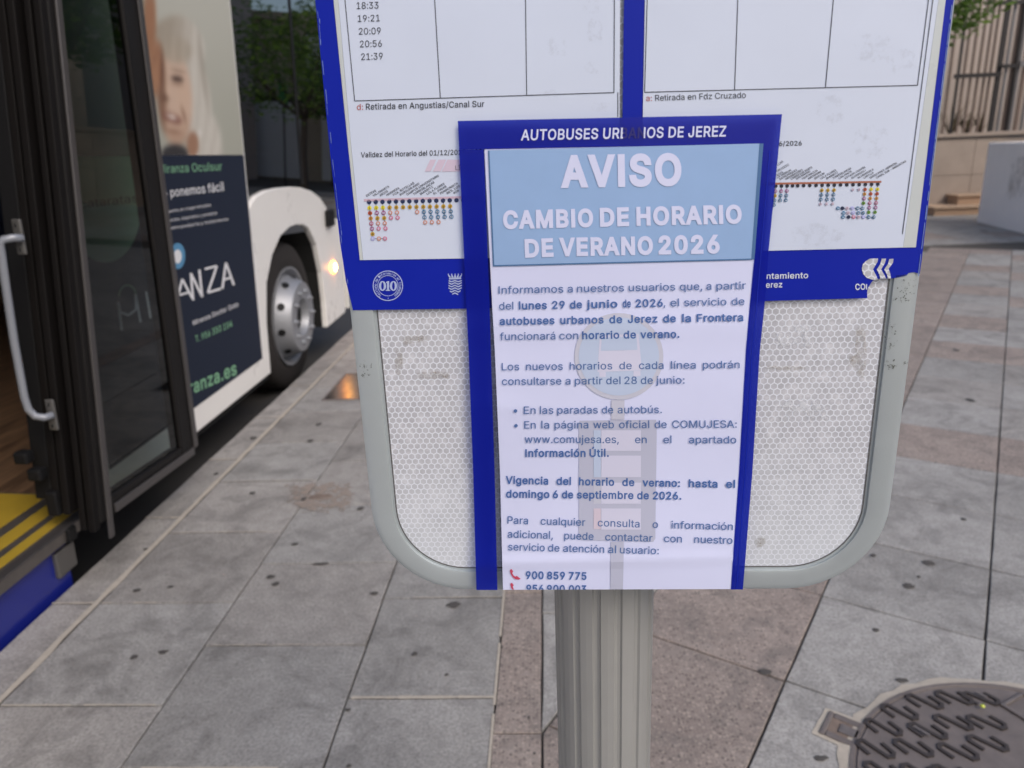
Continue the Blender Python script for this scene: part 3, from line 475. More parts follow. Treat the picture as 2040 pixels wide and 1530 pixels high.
    243: (415, [[207,-8,174,-5,144,3,117,16,93,35,72,58,56,85,44,116,37,150,34,187,37,225,44,260,56,291,72,318,93,341,117,360,144,374,174,382,207,384,241,382,271,374,299,360,323,341,343,318,359,291,371,260,379,225,381,187,379,150,371,116,359,85,343,58,323,35,299,16,271,3,241,-5], [207,46,242,51,270,66,292,89,307,117,314,139,318,163,319,187,318,212,314,236,307,258,292,287,270,310,242,325,207,330,173,325,145,310,124,287,108,258,102,236,98,212,96,187,98,163,102,139,108,117,124,89,145,66,173,51], [181,429,228,529,297,529,231,429]]),
    250: (410, [[182,-5,146,-1,115,11,89,31,69,59,60,82,54,109,53,139,53,379,114,379,114,144,116,117,124,94,137,75,164,56,200,50,226,53,249,62,268,77,283,97,293,122,296,153,296,379,357,379,357,0,298,0,298,92,307,92,294,60,277,35,257,17,234,5,209,-3], [178,429,226,529,294,529,228,429]]),
    205: (300, [[31,0,31,57,118,57,118,452,31,452,31,509,269,509,269,452,183,452,183,57,269,57,269,0], [124,558,171,659,240,659,174,558]]),
    218: (517, [[259,-8,220,-6,186,2,154,15,126,33,103,55,85,80,71,108,63,140,60,173,60,509,124,509,124,178,128,144,141,113,160,87,187,68,208,59,232,53,259,52,285,53,309,59,331,68,357,87,377,113,389,144,393,178,393,509,457,509,457,173,454,140,446,108,433,80,414,55,391,33,363,15,332,2,297,-6], [232,558,280,659,348,659,282,558]]),
    58: (187, [[95,-4,78,-1,63,9,53,24,50,41,53,59,63,73,78,83,95,87,113,83,128,73,138,59,141,41,138,24,128,9,113,-1], [95,271,78,274,63,284,53,299,50,316,53,334,63,349,78,359,95,362,113,359,128,349,138,334,141,316,138,299,128,284,113,274]]),
    46: (187, [[95,-4,78,-1,63,9,53,24,50,41,53,59,63,73,78,83,95,87,113,83,128,73,138,59,141,41,138,24,128,9,113,-1]]),
    44: (187, [[38,-119,68,71,137,71,84,-119]]),
    47: (249, [[235,533,71,-76,14,-76,178,533]]),
    45: (453, [[337,244,337,188,114,188,114,244]]),
    63: (358, [[132,152,132,159,133,187,136,211,141,230,153,252,168,269,187,284,209,298,230,314,247,334,258,357,262,384,259,406,250,425,237,441,220,452,200,459,178,462,157,459,137,453,120,441,106,425,96,404,92,378,27,378,30,406,38,430,49,452,64,471,82,487,103,499,126,508,151,514,178,516,206,514,232,508,255,498,284,478,306,451,316,430,322,407,324,382,322,356,316,332,306,311,292,292,275,276,254,261,235,248,219,235,207,221,200,205,195,185,194,158,194,152], [164,-4,146,-1,131,9,121,24,118,41,121,58,131,73,146,83,164,86,181,83,196,73,206,58,209,41,206,24,196,9,181,-1]]),
    40: (273, [[89,207,90,244,94,283,101,324,109,364,119,403,132,441,145,477,160,510,177,539,236,539,219,503,204,466,191,428,179,390,169,351,161,313,156,276,152,241,151,207,152,176,155,145,160,115,167,83,177,50,188,16,202,-19,218,-57,236,-96,177,-96,150,-46,128,4,111,55,99,106,92,156]]),
    41: (273, [[37,-96,56,-56,72,-18,86,18,97,52,106,85,113,116,118,147,121,177,122,207,121,241,117,276,112,313,104,351,94,390,82,428,69,466,54,503,37,539,97,539,113,510,128,477,142,441,154,403,164,364,173,323,179,283,183,244,184,207,182,156,174,104,161,53,144,3,123,-47,97,-96]]),
}
_one = {}
def winding(p, l):
    w_ = 0
    for (x0, y0), (x1, y1) in zip(l, l[1:]+l[:1]):
        if (y0 > p[1]) != (y1 > p[1]) and p[0] < (x1-x0)*(p[1]-y0)/(y1-y0)+x0: w_ += 1 if y1 > y0 else -1
    return w_
def fatten(l, d):
    # move every vertex to the outer side of the ink
    out = []; n = len(l)
    for i in range(n):
        p0, p1, p2 = l[i-1], l[i], l[(i+1) % n]
        a = (p1[0]-p0[0], p1[1]-p0[1]); b = (p2[0]-p1[0], p2[1]-p1[1]); la, lb = math.hypot(*a) or 1e-9, math.hypot(*b) or 1e-9
        n1, n2 = (a[1]/la, -a[0]/la), (b[1]/lb, -b[0]/lb); dt = n1[0]*n2[0]+n1[1]*n2[1]; k = d/max(0.5, 1+dt)
        out.append((p1[0]+(n1[0]+n2[0])*k, p1[1]+(n1[1]+n2[1])*k))
    return out
INK = -1
def letter_mesh(code, bold):
    key = (code, bold)
    if key in _one: return _one[key]
    out = []
    for l in LETTERS[code][1]:
        l = [(a/1000, b/1000) for a, b in zip(l[0::2], l[1::2])]
        out.append(fatten(l, bold*0.62*INK) if bold else l)
    vs = []; es = []
    for l in out:
        n0 = len(vs); vs += [Vector(p) for p in l]; es += [(n0+i, n0+(i+1) % len(l)) for i in range(len(l))]
    rv, re_, rf = delaunay_2d_cdt(vs, es, [], 0, 1e-5)[:3]
    keep = []
    for f in rf:
        c = (sum(rv[i][0] for i in f)/len(f), sum(rv[i][1] for i in f)/len(f))
        if sum(winding(c, l) for l in out)*INK > 0: keep.append(tuple(f))
    _one[key] = ([(v[0], v[1]) for v in rv], keep)
    return _one[key]
def word_mesh(txt, bold):
    key = (txt, bold)
    if key in _glyph: return _glyph[key]
    x = 0.0; vs = []; fs = []
    for ch in txt:
        if ch == ' ': x += 0.197; continue
        gv, gf = letter_mesh(ord(ch), bold); n0 = len(vs)
        vs += [(a+x, b) for a, b in gv]; fs += [tuple(i+n0 for i in f) for f in gf]
        x += LETTERS[ord(ch)][0]/1000+max(0, bold)*1.0
    x0 = min(v[0] for v in vs); x1 = max(v[0] for v in vs)
    _glyph[key] = (vs, fs, x0, x1); return _glyph[key]
CAPH = 0.5087
def put(mb, txt, a, b, h, mat, fn, bold=0.0, shear=0.0, clipx=None, clipy=None, up=None, clipkeep=None):
    """set txt with its baseline from pixel a to pixel b, capital height h pixels, on the surface given by fn(px,py)"""
    vs, fs, x0, x1 = word_mesh(txt, bold)
    ax, ay = a; bx, by = b; L = math.hypot(bx-ax, by-ay); ux, uy = (bx-ax)/L, (by-ay)/L
    if up is None: up = (uy, -ux)
    k = L/(x1-x0); hh = h/CAPH
    pix = [(ax+ux*(x-x0)*k+up[0]*y*hh+shear*y*hh*ux, ay+uy*(x-x0)*k+up[1]*y*hh+shear*y*hh*uy) for x, y in vs]
    if clipx or clipy or clipkeep:
        bm = bmesh.new(); bv = [bm.verts.new((x, y, 0)) for x, y in pix]
        for f in fs:
            try: bm.faces.new([bv[i] for i in f])
            except ValueError: pass
        if clipy: bmesh.ops.bisect_plane(bm, geom=bm.verts[:]+bm.edges[:]+bm.faces[:], plane_co=(0, clipy, 0), plane_no=(0, 1, 0), clear_outer=True)
        if clipkeep:
            bmesh.ops.bisect_plane(bm, geom=bm.verts[:]+bm.edges[:]+bm.faces[:], plane_co=(clipkeep[0], 0, 0), plane_no=(1, 0, 0), clear_inner=True)
            bmesh.ops.bisect_plane(bm, geom=bm.verts[:]+bm.edges[:]+bm.faces[:], plane_co=(clipkeep[1], 0, 0), plane_no=(1, 0, 0), clear_outer=True)
        if clipx:
            for xx in clipx: bmesh.ops.bisect_plane(bm, geom=bm.verts[:]+bm.edges[:]+bm.faces[:], plane_co=(xx, 0, 0), plane_no=(1, 0, 0))
            bad = [f for f in bm.faces if clipx[0] < f.calc_center_median().x < clipx[1]]
            bmesh.ops.delete(bm, geom=bad, context='FACES')
        bm.verts.index_update(); pix = [(v.co.x, v.co.y) for v in bm.verts]; fs = [tuple(v.index for v in f.verts) for f in bm.faces]; bm.free()
    mb.mesh([fn(x, y) for x, y in pix], fs, mat)
def strip(mb, a, b, wd, mat, fn):
    dx, dy = b[0]-a[0], b[1]-a[1]; L = math.hypot(dx, dy); nx, ny = -dy/L*wd/2, dx/L*wd/2
    mb.poly([fn(a[0]+nx, a[1]+ny), fn(b[0]+nx, b[1]+ny), fn(b[0]-nx, b[1]-ny), fn(a[0]-nx, a[1]-ny)], mat)
def disc(mb, c, r, mat, fn, n=14, r2=None):
    pts = [(c[0]+r*math.cos(2*math.pi*k/n), c[1]+(r2 or r)*math.sin(2*math.pi*k/n)) for k in range(n)]
    mb.poly([fn(*p) for p in pts], mat)
def ring(mb, c, r, wd, mat, fn, n=32):
    for k in range(n):
        a, b = 2*math.pi*k/n, 2*math.pi*(k+1)/n
        mb.poly([fn(c[0]+q*math.cos(t), c[1]+q*math.sin(t)) for q, t in ((r, a), (r, b), (r-wd, b), (r-wd, a))], mat)
def patch(mb, q, mat, fn):
    mb.poly([fn(*p) for p in q], mat, uv=[(0, 0), (1, 0), (1, 1), (0, 1)])

# ================================================================== THE GROUND
road = MB(); road.box((-9.5, -12, -0.40), (-1.60, 60, -0.16), 'asphalt'); road.build('road'); tag(bpy.data.objects['road'], kind='structure')
bd = MB(); bd.box((-1.585, -12, -0.40), (60, 60, -0.012), 'joint_mortar'); pave = bd.build('pavement'); tag(pave, kind='structure')
bd = MB(); bd.box((-12.5, -12, -0.40), (-9.52, 60, -0.02), 'grey_stone'); tag(bd.build('far_pavement'), kind='structure')
gd = MB(); gd.box((-150, -150, -0.9), (150, 200, -0.45), 'asphalt'); tag(gd.build('ground'), kind='structure')

T31 = math.radians(31.2); CT, ST = math.cos(T31), math.sin(T31)
def clip(poly, nx, ny, d):      # keep nx*x+ny*y <= d
    out = []
    for i in range(len(poly)):
        a, b = poly[i], poly[(i+1) % len(poly)]; da, db = nx*a[0]+ny*a[1]-d, nx*b[0]+ny*b[1]-d
        if da <= 0: out.append(a)
        if (da < 0 < db) or (db < 0 < da):
            t = da/(da-db); out.append((a[0]+(b[0]-a[0])*t, a[1]+(b[1]-a[1])*t))
    return out
def area(p): return 0.5*sum(p[i][0]*p[(i+1) % len(p)][1]-p[(i+1) % len(p)][0]*p[i][1] for i in range(len(p)))
VAR = [0]
def slab_mesh(poly, h, bev, mat):
    """outline around its own centre, top edge eased"""
    q = random.Random(int(abs(poly[0][0])*1e5)+VAR[0]); pp = []
    for i in range(len(poly)):      # worn, slightly ragged arrises
        a, b = poly[i], poly[(i+1) % len(poly)]; L = math.hypot(b[0]-a[0], b[1]-a[1]); k_ = 4 if L > 0.2 else 2; nx, ny = (b[1]-a[1])/L, -(b[0]-a[0])/L
        for j in range(k_):
            t = (j+(q.uniform(-.25, .25) if j else 0))/k_; e = -q.uniform(0, .0016) if j else -q.choice([0, 0, .001, .003])
            pp.append((a[0]+(b[0]-a[0])*t+nx*e, a[1]+(b[1]-a[1])*t+ny*e))
    poly = pp; n = len(poly); ins = []
    for (x, y) in poly:
        L = math.hypot(x, y) or 1; ins.append((x-x/L*bev*1.3, y-y/L*bev*1.3))
    vs = [(x, y, -h) for x, y in poly]+[(x, y, -bev) for x, y in poly]+[(x, y, 0) for x, y in ins]
    fs = [tuple(range(2*n, 3*n))]
    for k in range(n):
        j = (k+1) % n; fs += [(k, j, n+j, n+k), (n+k, n+j, 2*n+j, 2*n+k)]
    me = bpy.data.meshes.new('paving_slab'); me.from_pydata(vs, [], fs); me.materials.append(MATS[mat]); me.update(); return me
SL = []          # (name, world polygon, material, height offset)
def add(name, poly, mat):
    if len(poly) >= 3 and abs(area(poly)) > 0.004: SL.append((name, poly, mat))
def rect(x0, x1, y0, y1, g=0.0022): return [(x0+g, y0+g), (x1-g, y0+g), (x1-g, y1-g), (x0+g, y1-g)]
YMAX = 9.5
y = 1.935-0.57*6
while y < YMAX: add('kerb_stone', rect(-1.592, -1.452, y, y+0.57), 'warm_stone'); y += 0.57
def hole(poly): return poly
for (x0, x1, ys, st, mt) in ((-1.436, -1.0, 1.485, 0.448, 'warm_stone'), (-1.0, -0.53, 1.285, 0.436, 'grey_stone'), (-0.53, -0.152, 1.508, 0.436, 'grey_stone'), (-0.152, -0.035, 1.39, 0.58, 'pink_granite')):
    y = ys-st*6
    while y < YMAX:
        mm = mt if mt != 'warm_stone' else R_.choice(['warm_stone', 'warm_stone', 'grey_stone'])
        if x0 == -1.0 and R_.random() < 0.3: mm = 'warm_stone'
        add('paving_slab', rect(x0, x1, y, y+st, 0.002), mm); y += st
# grey wedge between the pink strip and the turned field
for (ya, yb, mt) in ((-1.5, 0.6, 'pink_granite'), (0.6, 1.39, 'pink_granite'), (1.39, 1.86, 'grey_stone'), (1.86, 2.5, 'grey_stone'), (2.5, 3.1, 'grey_stone'), (3.1, 3.7, 'grey_stone'), (3.7, 4.4, 'grey_stone'), (4.4, 5.2, 'grey_stone'), (5.2, 6.2, 'grey_stone'), (6.2, 7.4, 'grey_stone'), (7.4, 9.0, 'grey_stone')):
    p = rect(-0.035, 6.0, ya, yb, 0.002); p = clip(p, CT, -ST, -0.752); add('paving_slab', p, mt)
# turned field: u across, v along; pink courses between grey ones
def uv2xy(u, v): return (u*CT+v*ST, -u*ST+v*CT)
vl = [-2.78, -2.34, -1.9, -1.46, -1.02, -0.58, -0.14, 0.30, 0.75, 1.20, 1.64, 2.073, 2.478, 2.895, 3.312, 3.745, 4.18, 4.62, 5.065, 5.52, 5.96, 6.42, 6.9, 7.35, 7.8, 8.25, 8.7, 9.15, 9.6, 10.05, 10.5]
ul = [-0.75, -0.312, 0.106]+[0.106+0.43*k for k in range(1, 17)]
for i in range(len(ul)-1):
    for j in range(len(vl)-1):
        g = 0.0022; u0, u1, v0, v1 = ul[i]+g, ul[i+1]-g, vl[j]+g, vl[j+1]-g
        if i >= 2 and j % 2 == 0 and 0 < v0 < 4.0: pass
        p = [uv2xy(u0, v0), uv2xy(u1, v0), uv2xy(u1, v1), uv2xy(u0, v1)]
        cx, cy = uv2xy((u0+u1)/2, (v0+v1)/2)
        p = clip(p, -1, 0, 0.033)
        if cy > YMAX+1 or cy < -0.6 or cx > 8: continue
        pink = i == 0 or abs(vl[j]-3.312) < 0.01 or abs(vl[j]-5.065) < 0.01 or (vl[j] > 5.9 and (i+j) % 3 == 0)
        add('paving_slab', p, 'pink_granite' if pink else R_.choice(['grey_stone', 'grey_stone', 'warm_stone'] if vl[j] > 3.7 else ['grey_stone']))
def shown(sl):
    p = sl[1]; cx = sum(q[0] for q in p)/len(p); cy = sum(q[1] for q in p)/len(p)
    if cy < 0.5: return -cy+1000-500
    px, py = proj(Vector((cx, cy, 0)))
    hid = 640 < px < 1880 and py < 1120
    out = px < -150 or px > 2190 or py > 1700
    return (cx*cx+cy*cy)**0.5+(60 if out else 0)+(25 if hid else 0)
SL.sort(key=shown)
cache = {}; nslab = 0; rest = MB()
for (name, poly, mat) in SL:
    if area(poly) < 0: poly = poly[::-1]
    cx = sum(q[0] for q in poly)/len(poly); cy = sum(q[1] for q in poly)/len(poly)
    dz = R_.uniform(-0.0012, 0.0)
    if nslab < 290:
        loc_ = [(x-cx, y_-cy) for x, y_ in poly]
        VAR[0] = nslab % 5; key = (mat, VAR[0], tuple((round(a, 4), round(b, 4)) for a, b in loc_))
        if key not in cache: cache[key] = slab_mesh(loc_, 0.035, 0.0018, mat)
        o = link(name, cache[key], pave); o.location = (cx, cy, dz); nslab += 1
        o.rotation_euler = (R_.uniform(-0.0012, 0.0012), R_.uniform(-0.0012, 0.0012), 0)
    else:
        rest.prism([(x, y_, -0.03) for x, y_ in poly], (0, 0, 0.03+dz), mat)
if rest.f: tag(rest.build('paving_slab', pave), kind='stuff')
far = MB()
yy = YMAX
for i in range(26):
    for j in range(22):
        x0 = -1.59+i*0.55; y0 = 9.6+j*0.55
        far.prism([(x0+.004, y0+.004, -0.01), (x0+.546, y0+.004, -0.01), (x0+.546, y0+.546, -0.01), (x0+.004, y0+.546, -0.01)], (0, 0, 0.009), R_.choice(['grey_stone', 'warm_stone', 'warm_stone', 'pink_granite']))
tag(far.build('paving_slab', pave), kind='stuff')
# wide pale mortar bead behind the kerb and the pale cross joints that were pointed afresh
mb = MB(); rr = random.Random(3)
n_ = 160; pa = []; pb = []
for k in range(n_+1):
    yv = -1.0+k*(YMAX+1)/n_; pa.append((-1.4525+rr.uniform(-.003, .002), yv)); pb.append((-1.434+rr.uniform(-.002, .004), yv))
for k in range(n_): mb.poly([(pa[k][0], pa[k][1], .0022), (pb[k][0], pb[k][1], .0018), (pb[k+1][0], pb[k+1][1], .0018), (pa[k+1][0], pa[k+1][1], .0022)], 'pale_mortar')
def bead(x0, x1, y0, w_, dx=0.0):
    n = max(4, int((x1-x0)/0.03))
    for k in range(n):
        if rr.random() < 0.14: continue
        a, b = x0+(x1-x0)*k/n, x0+(x1-x0)*(k+1)/n; q = [w_*rr.uniform(.4, 1) for _ in range(2)]
        mb.poly([(a, y0-q[0]/2, .0016), (b, y0-q[1]/2, .0016), (b, y0+q[1]/2, .0018), (a, y0+q[0]/2, .0018)], 'pale_mortar')
for k in range(5): bead(-1.59, -1.455, 1.935+0.57*k, 0.012)
bead(-1.43, -1.02, 2.381, 0.006); bead(-1.43, -1.02, 2.829, 0.006); bead(-1.43, -1.02, 1.485, 0.006); bead(-1.43, -1.25, 1.933, 0.008); bead(-0.52, -0.155, 1.508, 0.012); bead(-0.95, -0.60, 1.285, 0.008); bead(-0.5, -0.16, 1.944, 0.005); bead(-0.98, -0.72, 1.721, 0.005)
for k in range(36):
    yv = 1.15+k*0.03
    if rr.random() < .85: mb.poly([(-.157, yv, .0016), (-.150, yv, .0016), (-.150, yv+.03, .0016), (-.157, yv+.03, .0016)], 'pale_mortar')
tag(mb.build('mortar', pave), kind='stuff')
# chewing gum and dirt spots trodden into the slabs
def blob(cx, cy, rx, ry, ang=0.0, mat='gum', z=0.0022, name='gum_spot', seed=0):
    q = random.Random(seed); m = MB(); n = 14; ca, sa = math.cos(ang), math.sin(ang); pts = []
    for k in range(n):
        t = 2*math.pi*k/n; s_ = q.uniform(.72, 1.15); x, y_ = rx*s_*math.cos(t), ry*s_*math.sin(t); pts.append((x*ca-y_*sa, x*sa+y_*ca))
    vs = [(0, 0, .0012)]+[(x*.7, y_*.7, .001) for x, y_ in pts]+[(x, y_, 0) for x, y_ in pts]
    fs = [(0, 1+k, 1+(k+1) % n) for k in range(n)]+[(1+k, 1+n+k, 1+n+(k+1) % n, 1+(k+1) % n) for k in range(n)]
    m.mesh(vs, fs, mat); o = m.build(name, pave); o.location = (cx, cy, z); return o
gums = [(267, 1310, 14, 9), (325, 1300, 22, 8), (539, 1150, 17, 8), (549, 1164, 17, 8), (747, 1183, 18, 8), (826, 1304, 12, 8), (693, 1415, 12, 7), (695, 1527, 12, 8), (273, 1177, 17, 7), (503, 983, 13, 6),
        (618, 879, 14, 6), (587, 1085, 14, 6), (640, 1124, 34, 6), (718, 1014, 15, 8), (635, 846, 13, 6), (1811, 1168, 22, 11), (1850, 1122, 27, 10), (1745, 1256, 14, 7), (1797, 1356, 27, 9), (1524, 1340, 28, 13),
        (1640, 805, 10, 6), (1934, 798, 17, 8), (1905, 698, 10, 5), (1635, 1512, 30, 12), (1600, 1110, 14, 6), (1740, 1107, 12, 6), (505, 873, 15, 6), (1065, 1502, 5, 5), (1054, 1430, 6, 6), (1000, 1290, 6, 5), (905, 1205, 30, 13), (890, 1345, 10, 6), (1920, 1035, 12, 5), (1960, 460, 10, 3), (430, 945, 10, 5), (340, 1170, 12, 5), (1830, 1150, 8, 4), (290, 1095, 10, 4)]
for i, (x, y_, rx, ry) in enumerate(gums):
    c = gz(x, y_); sx = (gz(x+rx/2, y_)-c).length; sy = (gz(x, y_-ry/2)-c).length
    if c.length > 30: continue
    o = blob(c.x, c.y, sx, sy, seed=i)
# scraped repair around an old bolt
mb = MB(); patch(mb, [(560, 1025), (715, 1025), (715, 955), (560, 955)], 'ground_scrape', lambda x, y_: gz(x, y_, 0.003)); mb.build('scraped_patch', pave)
c = gz(640, 990)
blob(c.x, c.y, .05, .022, .2, 'rust', .0035, 'bolt_stub', 91); c2 = gz(606, 995); blob(c2.x, c2.y, .012, .012, 0, 'gum', .0036, 'bolt_stub', 92)

# square access cover by the kerb
cov = empty('access_cover', (-1.30, 3.91, 0.0), 'smooth dark metal square access cover in the pavement catching the orange lamp', 'access cover')
m = MB(); m.box((0.012, 0.012, -0.01), (0.62, 0.52, 0.0035), 'cover_metal'); m.build('cover_plate', cov, bevel=.002)
m = MB()
for lo, hi in (((0, 0, -.01), (.632, .010, .005)), ((0, .522, -.01), (.632, .532, .005)), ((0, .0105, -.01), (.010, .5215, .005)), ((.622, .0105, -.01), (.632, .5215, .005))): m.box(lo, hi, 'cast_iron')
m.build('cover_frame', cov)

# ------------------------------------------------------------------ round cast-iron manhole cover
LC = Vector((1.01, 1.142, 0)); LR = 0.408
lid = empty('manhole_cover', LC, 'round rusty cast iron manhole cover with zigzag treads sunk in the grey slabs', 'manhole cover')
m = MB(); seg = 72; rr = random.Random(5)
ro = [LR+0.018+rr.uniform(-.006, .006) for _ in range(seg)]
for k in range(seg):
    a, b = 2*math.pi*k/seg, 2*math.pi*(k+1)/seg; r1, r2 = ro[k], ro[(k+1) % seg]
    m.poly([(r1*math.cos(a), r1*math.sin(a), .0012), (r2*math.cos(b), r2*math.sin(b), .0012), ((LR-.004)*math.cos(b), (LR-.004)*math.sin(b), .004), ((LR-.004)*math.cos(a), (LR-.004)*math.sin(a), .004)], 'pale_mortar')
m.build('mortar_collar', lid)
m = MB(); m.lathe([(-.01, LR-.002), (.006, LR-.004), (.006, LR-.013), (.0015, LR-.015), (.0015, LR-.018)], 'cast_iron', 'z', 72); m.build('frame_ring', lid)
m = MB(); m.lathe([(.0015, LR-.018), (.0052, LR-.020), (.0045, LR-.024), (.0045, 0.0)], 'cast_iron', 'z', 72); m.build('lid', lid)
# hinge lug on the left
lg = gz(1655, 1445)-LC
ang = math.atan2(lg.y, lg.x)
RL = Matrix.Rotation(ang, 4, 'Z') @ Matrix.Translation((LR*.13, 0, 0)) @ Matrix.Diagonal((.87, .82, 1, 1))
m = MB()
m.box((LR-.01, -.052, -.004), (LR+.06, -.030, .0055), 'cast_iron', RL); m.box((LR-.01, .030, -.004), (LR+.06, .052, .0055), 'cast_iron', RL)
m.box((LR+.0602, -.052, -.004), (LR+.075, .052, .0055), 'cast_iron', RL); m.build('hinge_lug', lid, bevel=.003)
m = MB(); m.box((LR-.004, -.0298, -.004), (LR+.06, .0298, .0022), 'rust', RL); m.build('hinge_pocket', lid)
m = MB(); m.box((LR-.012, -.018, .0025), (LR+.035, .018, .006), 'worn_iron', RL); m.build('hinge_tongue', lid, bevel=.002)
m = MB(); q = random.Random(8)
pts = [RL @ Vector(p) for p in ((LR+.012, -.066, .0014), (LR+.087, -.060, .0014), (LR+.09, .062, .0014), (LR+.012, .066, .0014))]
m.poly(pts, 'pale_mortar'); m.build('mortar_collar', lid)
# raised zigzag treads
def zig(mm):
    w_, h_, t_, g_ = 0.030, 0.030, 0.0105, 0.0
    path = [(-.028, -.016), (-.042, .020), (-.034, .033), (-.020, .034), (.020, -.034), (.034, -.033), (.042, -.020), (.028, .016)]
    for i in range(len(path)-1):
        a, b = Vector(path[i]), Vector(path[i+1]); d = (b-a).normalized(); nn = Vector((-d.y, d.x))*t_/2
        a2, b2 = a-d*t_*.3, b+d*t_*.3
        mm.prism([(a2.x-nn.x, a2.y-nn.y, 0.0045+.0001*i), (b2.x-nn.x, b2.y-nn.y, 0.0045+.0001*i), (b2.x+nn.x, b2.y+nn.y, 0.0045+.0001*i), (a2.x+nn.x, a2.y+nn.y, 0.0045+.0001*i)], (0, 0, .0052), 'cast_iron_tread')
zm = MB(); zig(zm); zo = zm.build('tread_mark', lid)
cent = [(1030, 350), (1330, 310), (1600, 320), (775, 455), (610, 610), (530, 830), (915, 820), (1060, 650), (1320, 560), (1660, 560), (1370, 860), (1670, 775), (620, 1060), (1000, 1080), (1320, 1090)]
cw = []
for (x, y_) in cent:
    p = gz(1640+x/5.1, 1330+y_/5.1, .005)-LC
    cw.append((p.x, p.y)); cw.append((-p.x, -p.y)) if p.y > 0.06 else None
for (x, y_) in ((0.21, 0.28), (0.30, 0.13), (-0.21, -0.28), (-0.3, -.13), (.12, -.1), (-.12, .02), (.22, .0), (-.24, -.02), (.02, -.12)):
    if all(math.hypot(x-a, y_-b) > .085 for a, b in cw): cw.append((x, y_))
ok = []
for (x, y_) in cw:
    if math.hypot(x, y_) < LR-.040 and all(math.hypot(x-a, y_-b) > .055 for a, b in ok): ok.append((x, y_))
for i, (x, y_) in enumerate(ok):
    o = zo if i == 0 else link('tread_mark', zo.data, lid)
    o.location = (x, y_, 0); o.rotation_euler = (0, 0, math.radians(14)+x*0.6); o.scale = (.80, .74, .9)
# lifting-grip box at the right edge
gp = gz(2068, 1425, .005)-LC
m = MB()
for lo, hi in (((-.045, -.06, .0045), (-.036, .06, .011)), ((.036, -.06, .0045), (.045, .06, .011)), ((-.0355, -.06, .0045), (.0355, -.052, .011)), ((-.0355, .052, .0045), (.0355, .06, .011)), ((-.034, -.012, .0045), (.034, .012, .0085))):
    m.box(lo, hi, 'worn_iron')
go = m.build('grip_box', lid, bevel=.0015); go.location = (gp.x, gp.y, 0); go.rotation_euler = (0, 0, .5)
m = MB(); m.lathe([(.0048, .105), (.009, .10), (.009, .088), (.0052, .084)], 'worn_iron', 'z', 40); o = m.build('raised_ring', lid); o.location = (0.03, -.06, 0)
for (x, y_, s_) in ((1640+1000/5.1, 1330+640/5.1, .018), (1640+1610/5.1, 1330+275/5.1, .012)):
    p = gz(x, y_, .01)-LC; m = MB(); m.box((-s_, -.0035, .0100), (s_, .0035, .0112), 'worn_iron'); o = m.build('scratch', lid); o.location = (p.x, p.y, 0); o.rotation_euler = (0, 0, -.9)
p = gz(1957, 1408, .012)
m = MB(); n = 10
for i in range(4):
    pass
m.lathe([(0, 0.0), (.0008, .0035), (.0035, .0058), (.0065, .0042), (.008, .0008)], 'yellow_green', 'z', 14)
m.tube([(0, 0, .007), (.002, .001, .011), (.004, .001, .014)], [.0008, .0006, .0004], 'foliage', 6)
tag(m.build('fallen_berry', smooth=True), 'tiny yellow green berry lying on the rusty manhole cover', 'berry'); bpy.data.objects['fallen_berry'].location = (p.x, p.y, .0105)

# ================================================================== THE BUS STOP SIGN
def BU(p):  # board coordinates (u, z)
    d = p-Q0; return d.dot(UX), p.z
eL0, eL1 = BU(P(697, 617, .0018)), BU(P(728, 900, .0018)); eR0, eR1 = BU(P(1829, 575, .0018)), BU(P(1787.5, 903, .0018))
uL = (eL0[0]+eL1[0])/2; uR = (eR0[0]+eR1[0])/2; zB = BU(P(1250, 1173, .0010))[1]
uC = (uL+uR)/2; ZT = zB+0.66
print('BOARD', uL, uR, zB, 'edges', eL0, eL1, eR0, eR1, 'width', uR-uL)
def W(u, z, off=0.0): return Q0+UX*u+NB*off+Vector((0, 0, z-Q0.z))
pole_c = W(BU(P(1213, 1178))[0], 0, -0.070); pole_c.z = 0
SB = Vector((pole_c.x, pole_c.y, 0))
sign = empty('bus_stop_sign', SB, 'grey framed bus stop board on a fluted metal pole with blue stickers', 'bus stop sign')
# fluted pole
m = MB(); NF = 15; prof = []
rp = (gy(1313, 1178, pole_c.y-.0)-gy(1113, 1178, pole_c.y)).length/2*0.985
for k in range(NF):
    a0 = 2*math.pi*k/NF+math.radians(-7.5-90)
    st = 2*math.pi/NF
    for fa, rr_ in ((0.0, rp), (0.30, rp*1.002), (0.60, rp), (0.66, rp-.0022), (0.80, rp-.0030), (0.94, rp-.0022)):
        prof.append((rr_*math.cos(a0+fa*st), rr_*math.sin(a0+fa*st)))
np_ = len(prof)
zs = [0.0, zB-0.02, ZT+0.25]
vs = [(x, y_, z) for z in zs for x, y_ in prof]; fs = []
for i in range(len(zs)-1):
    for k in range(np_): fs.append((i*np_+k, i*np_+(k+1) % np_, (i+1)*np_+(k+1) % np_, (i+1)*np_+k))
fs.append(tuple(range((len(zs)-1)*np_, len(zs)*np_)))
m.mesh(vs, fs, 'pole_paint'); m.build('pole', sign)
m = MB(); m.lathe([(0.004, .095), (0.012, .094), (0.014, .06), (.016, rp+.001)], 'pole_paint', 'z', 32); m.build('base_plate', sign)
m = MB(); m.lathe([(ZT+.25, rp+.003), (ZT+.262, rp+.002), (ZT+.268, 0)], 'frame_paint', 'z', 32); m.build('pole_cap', sign)
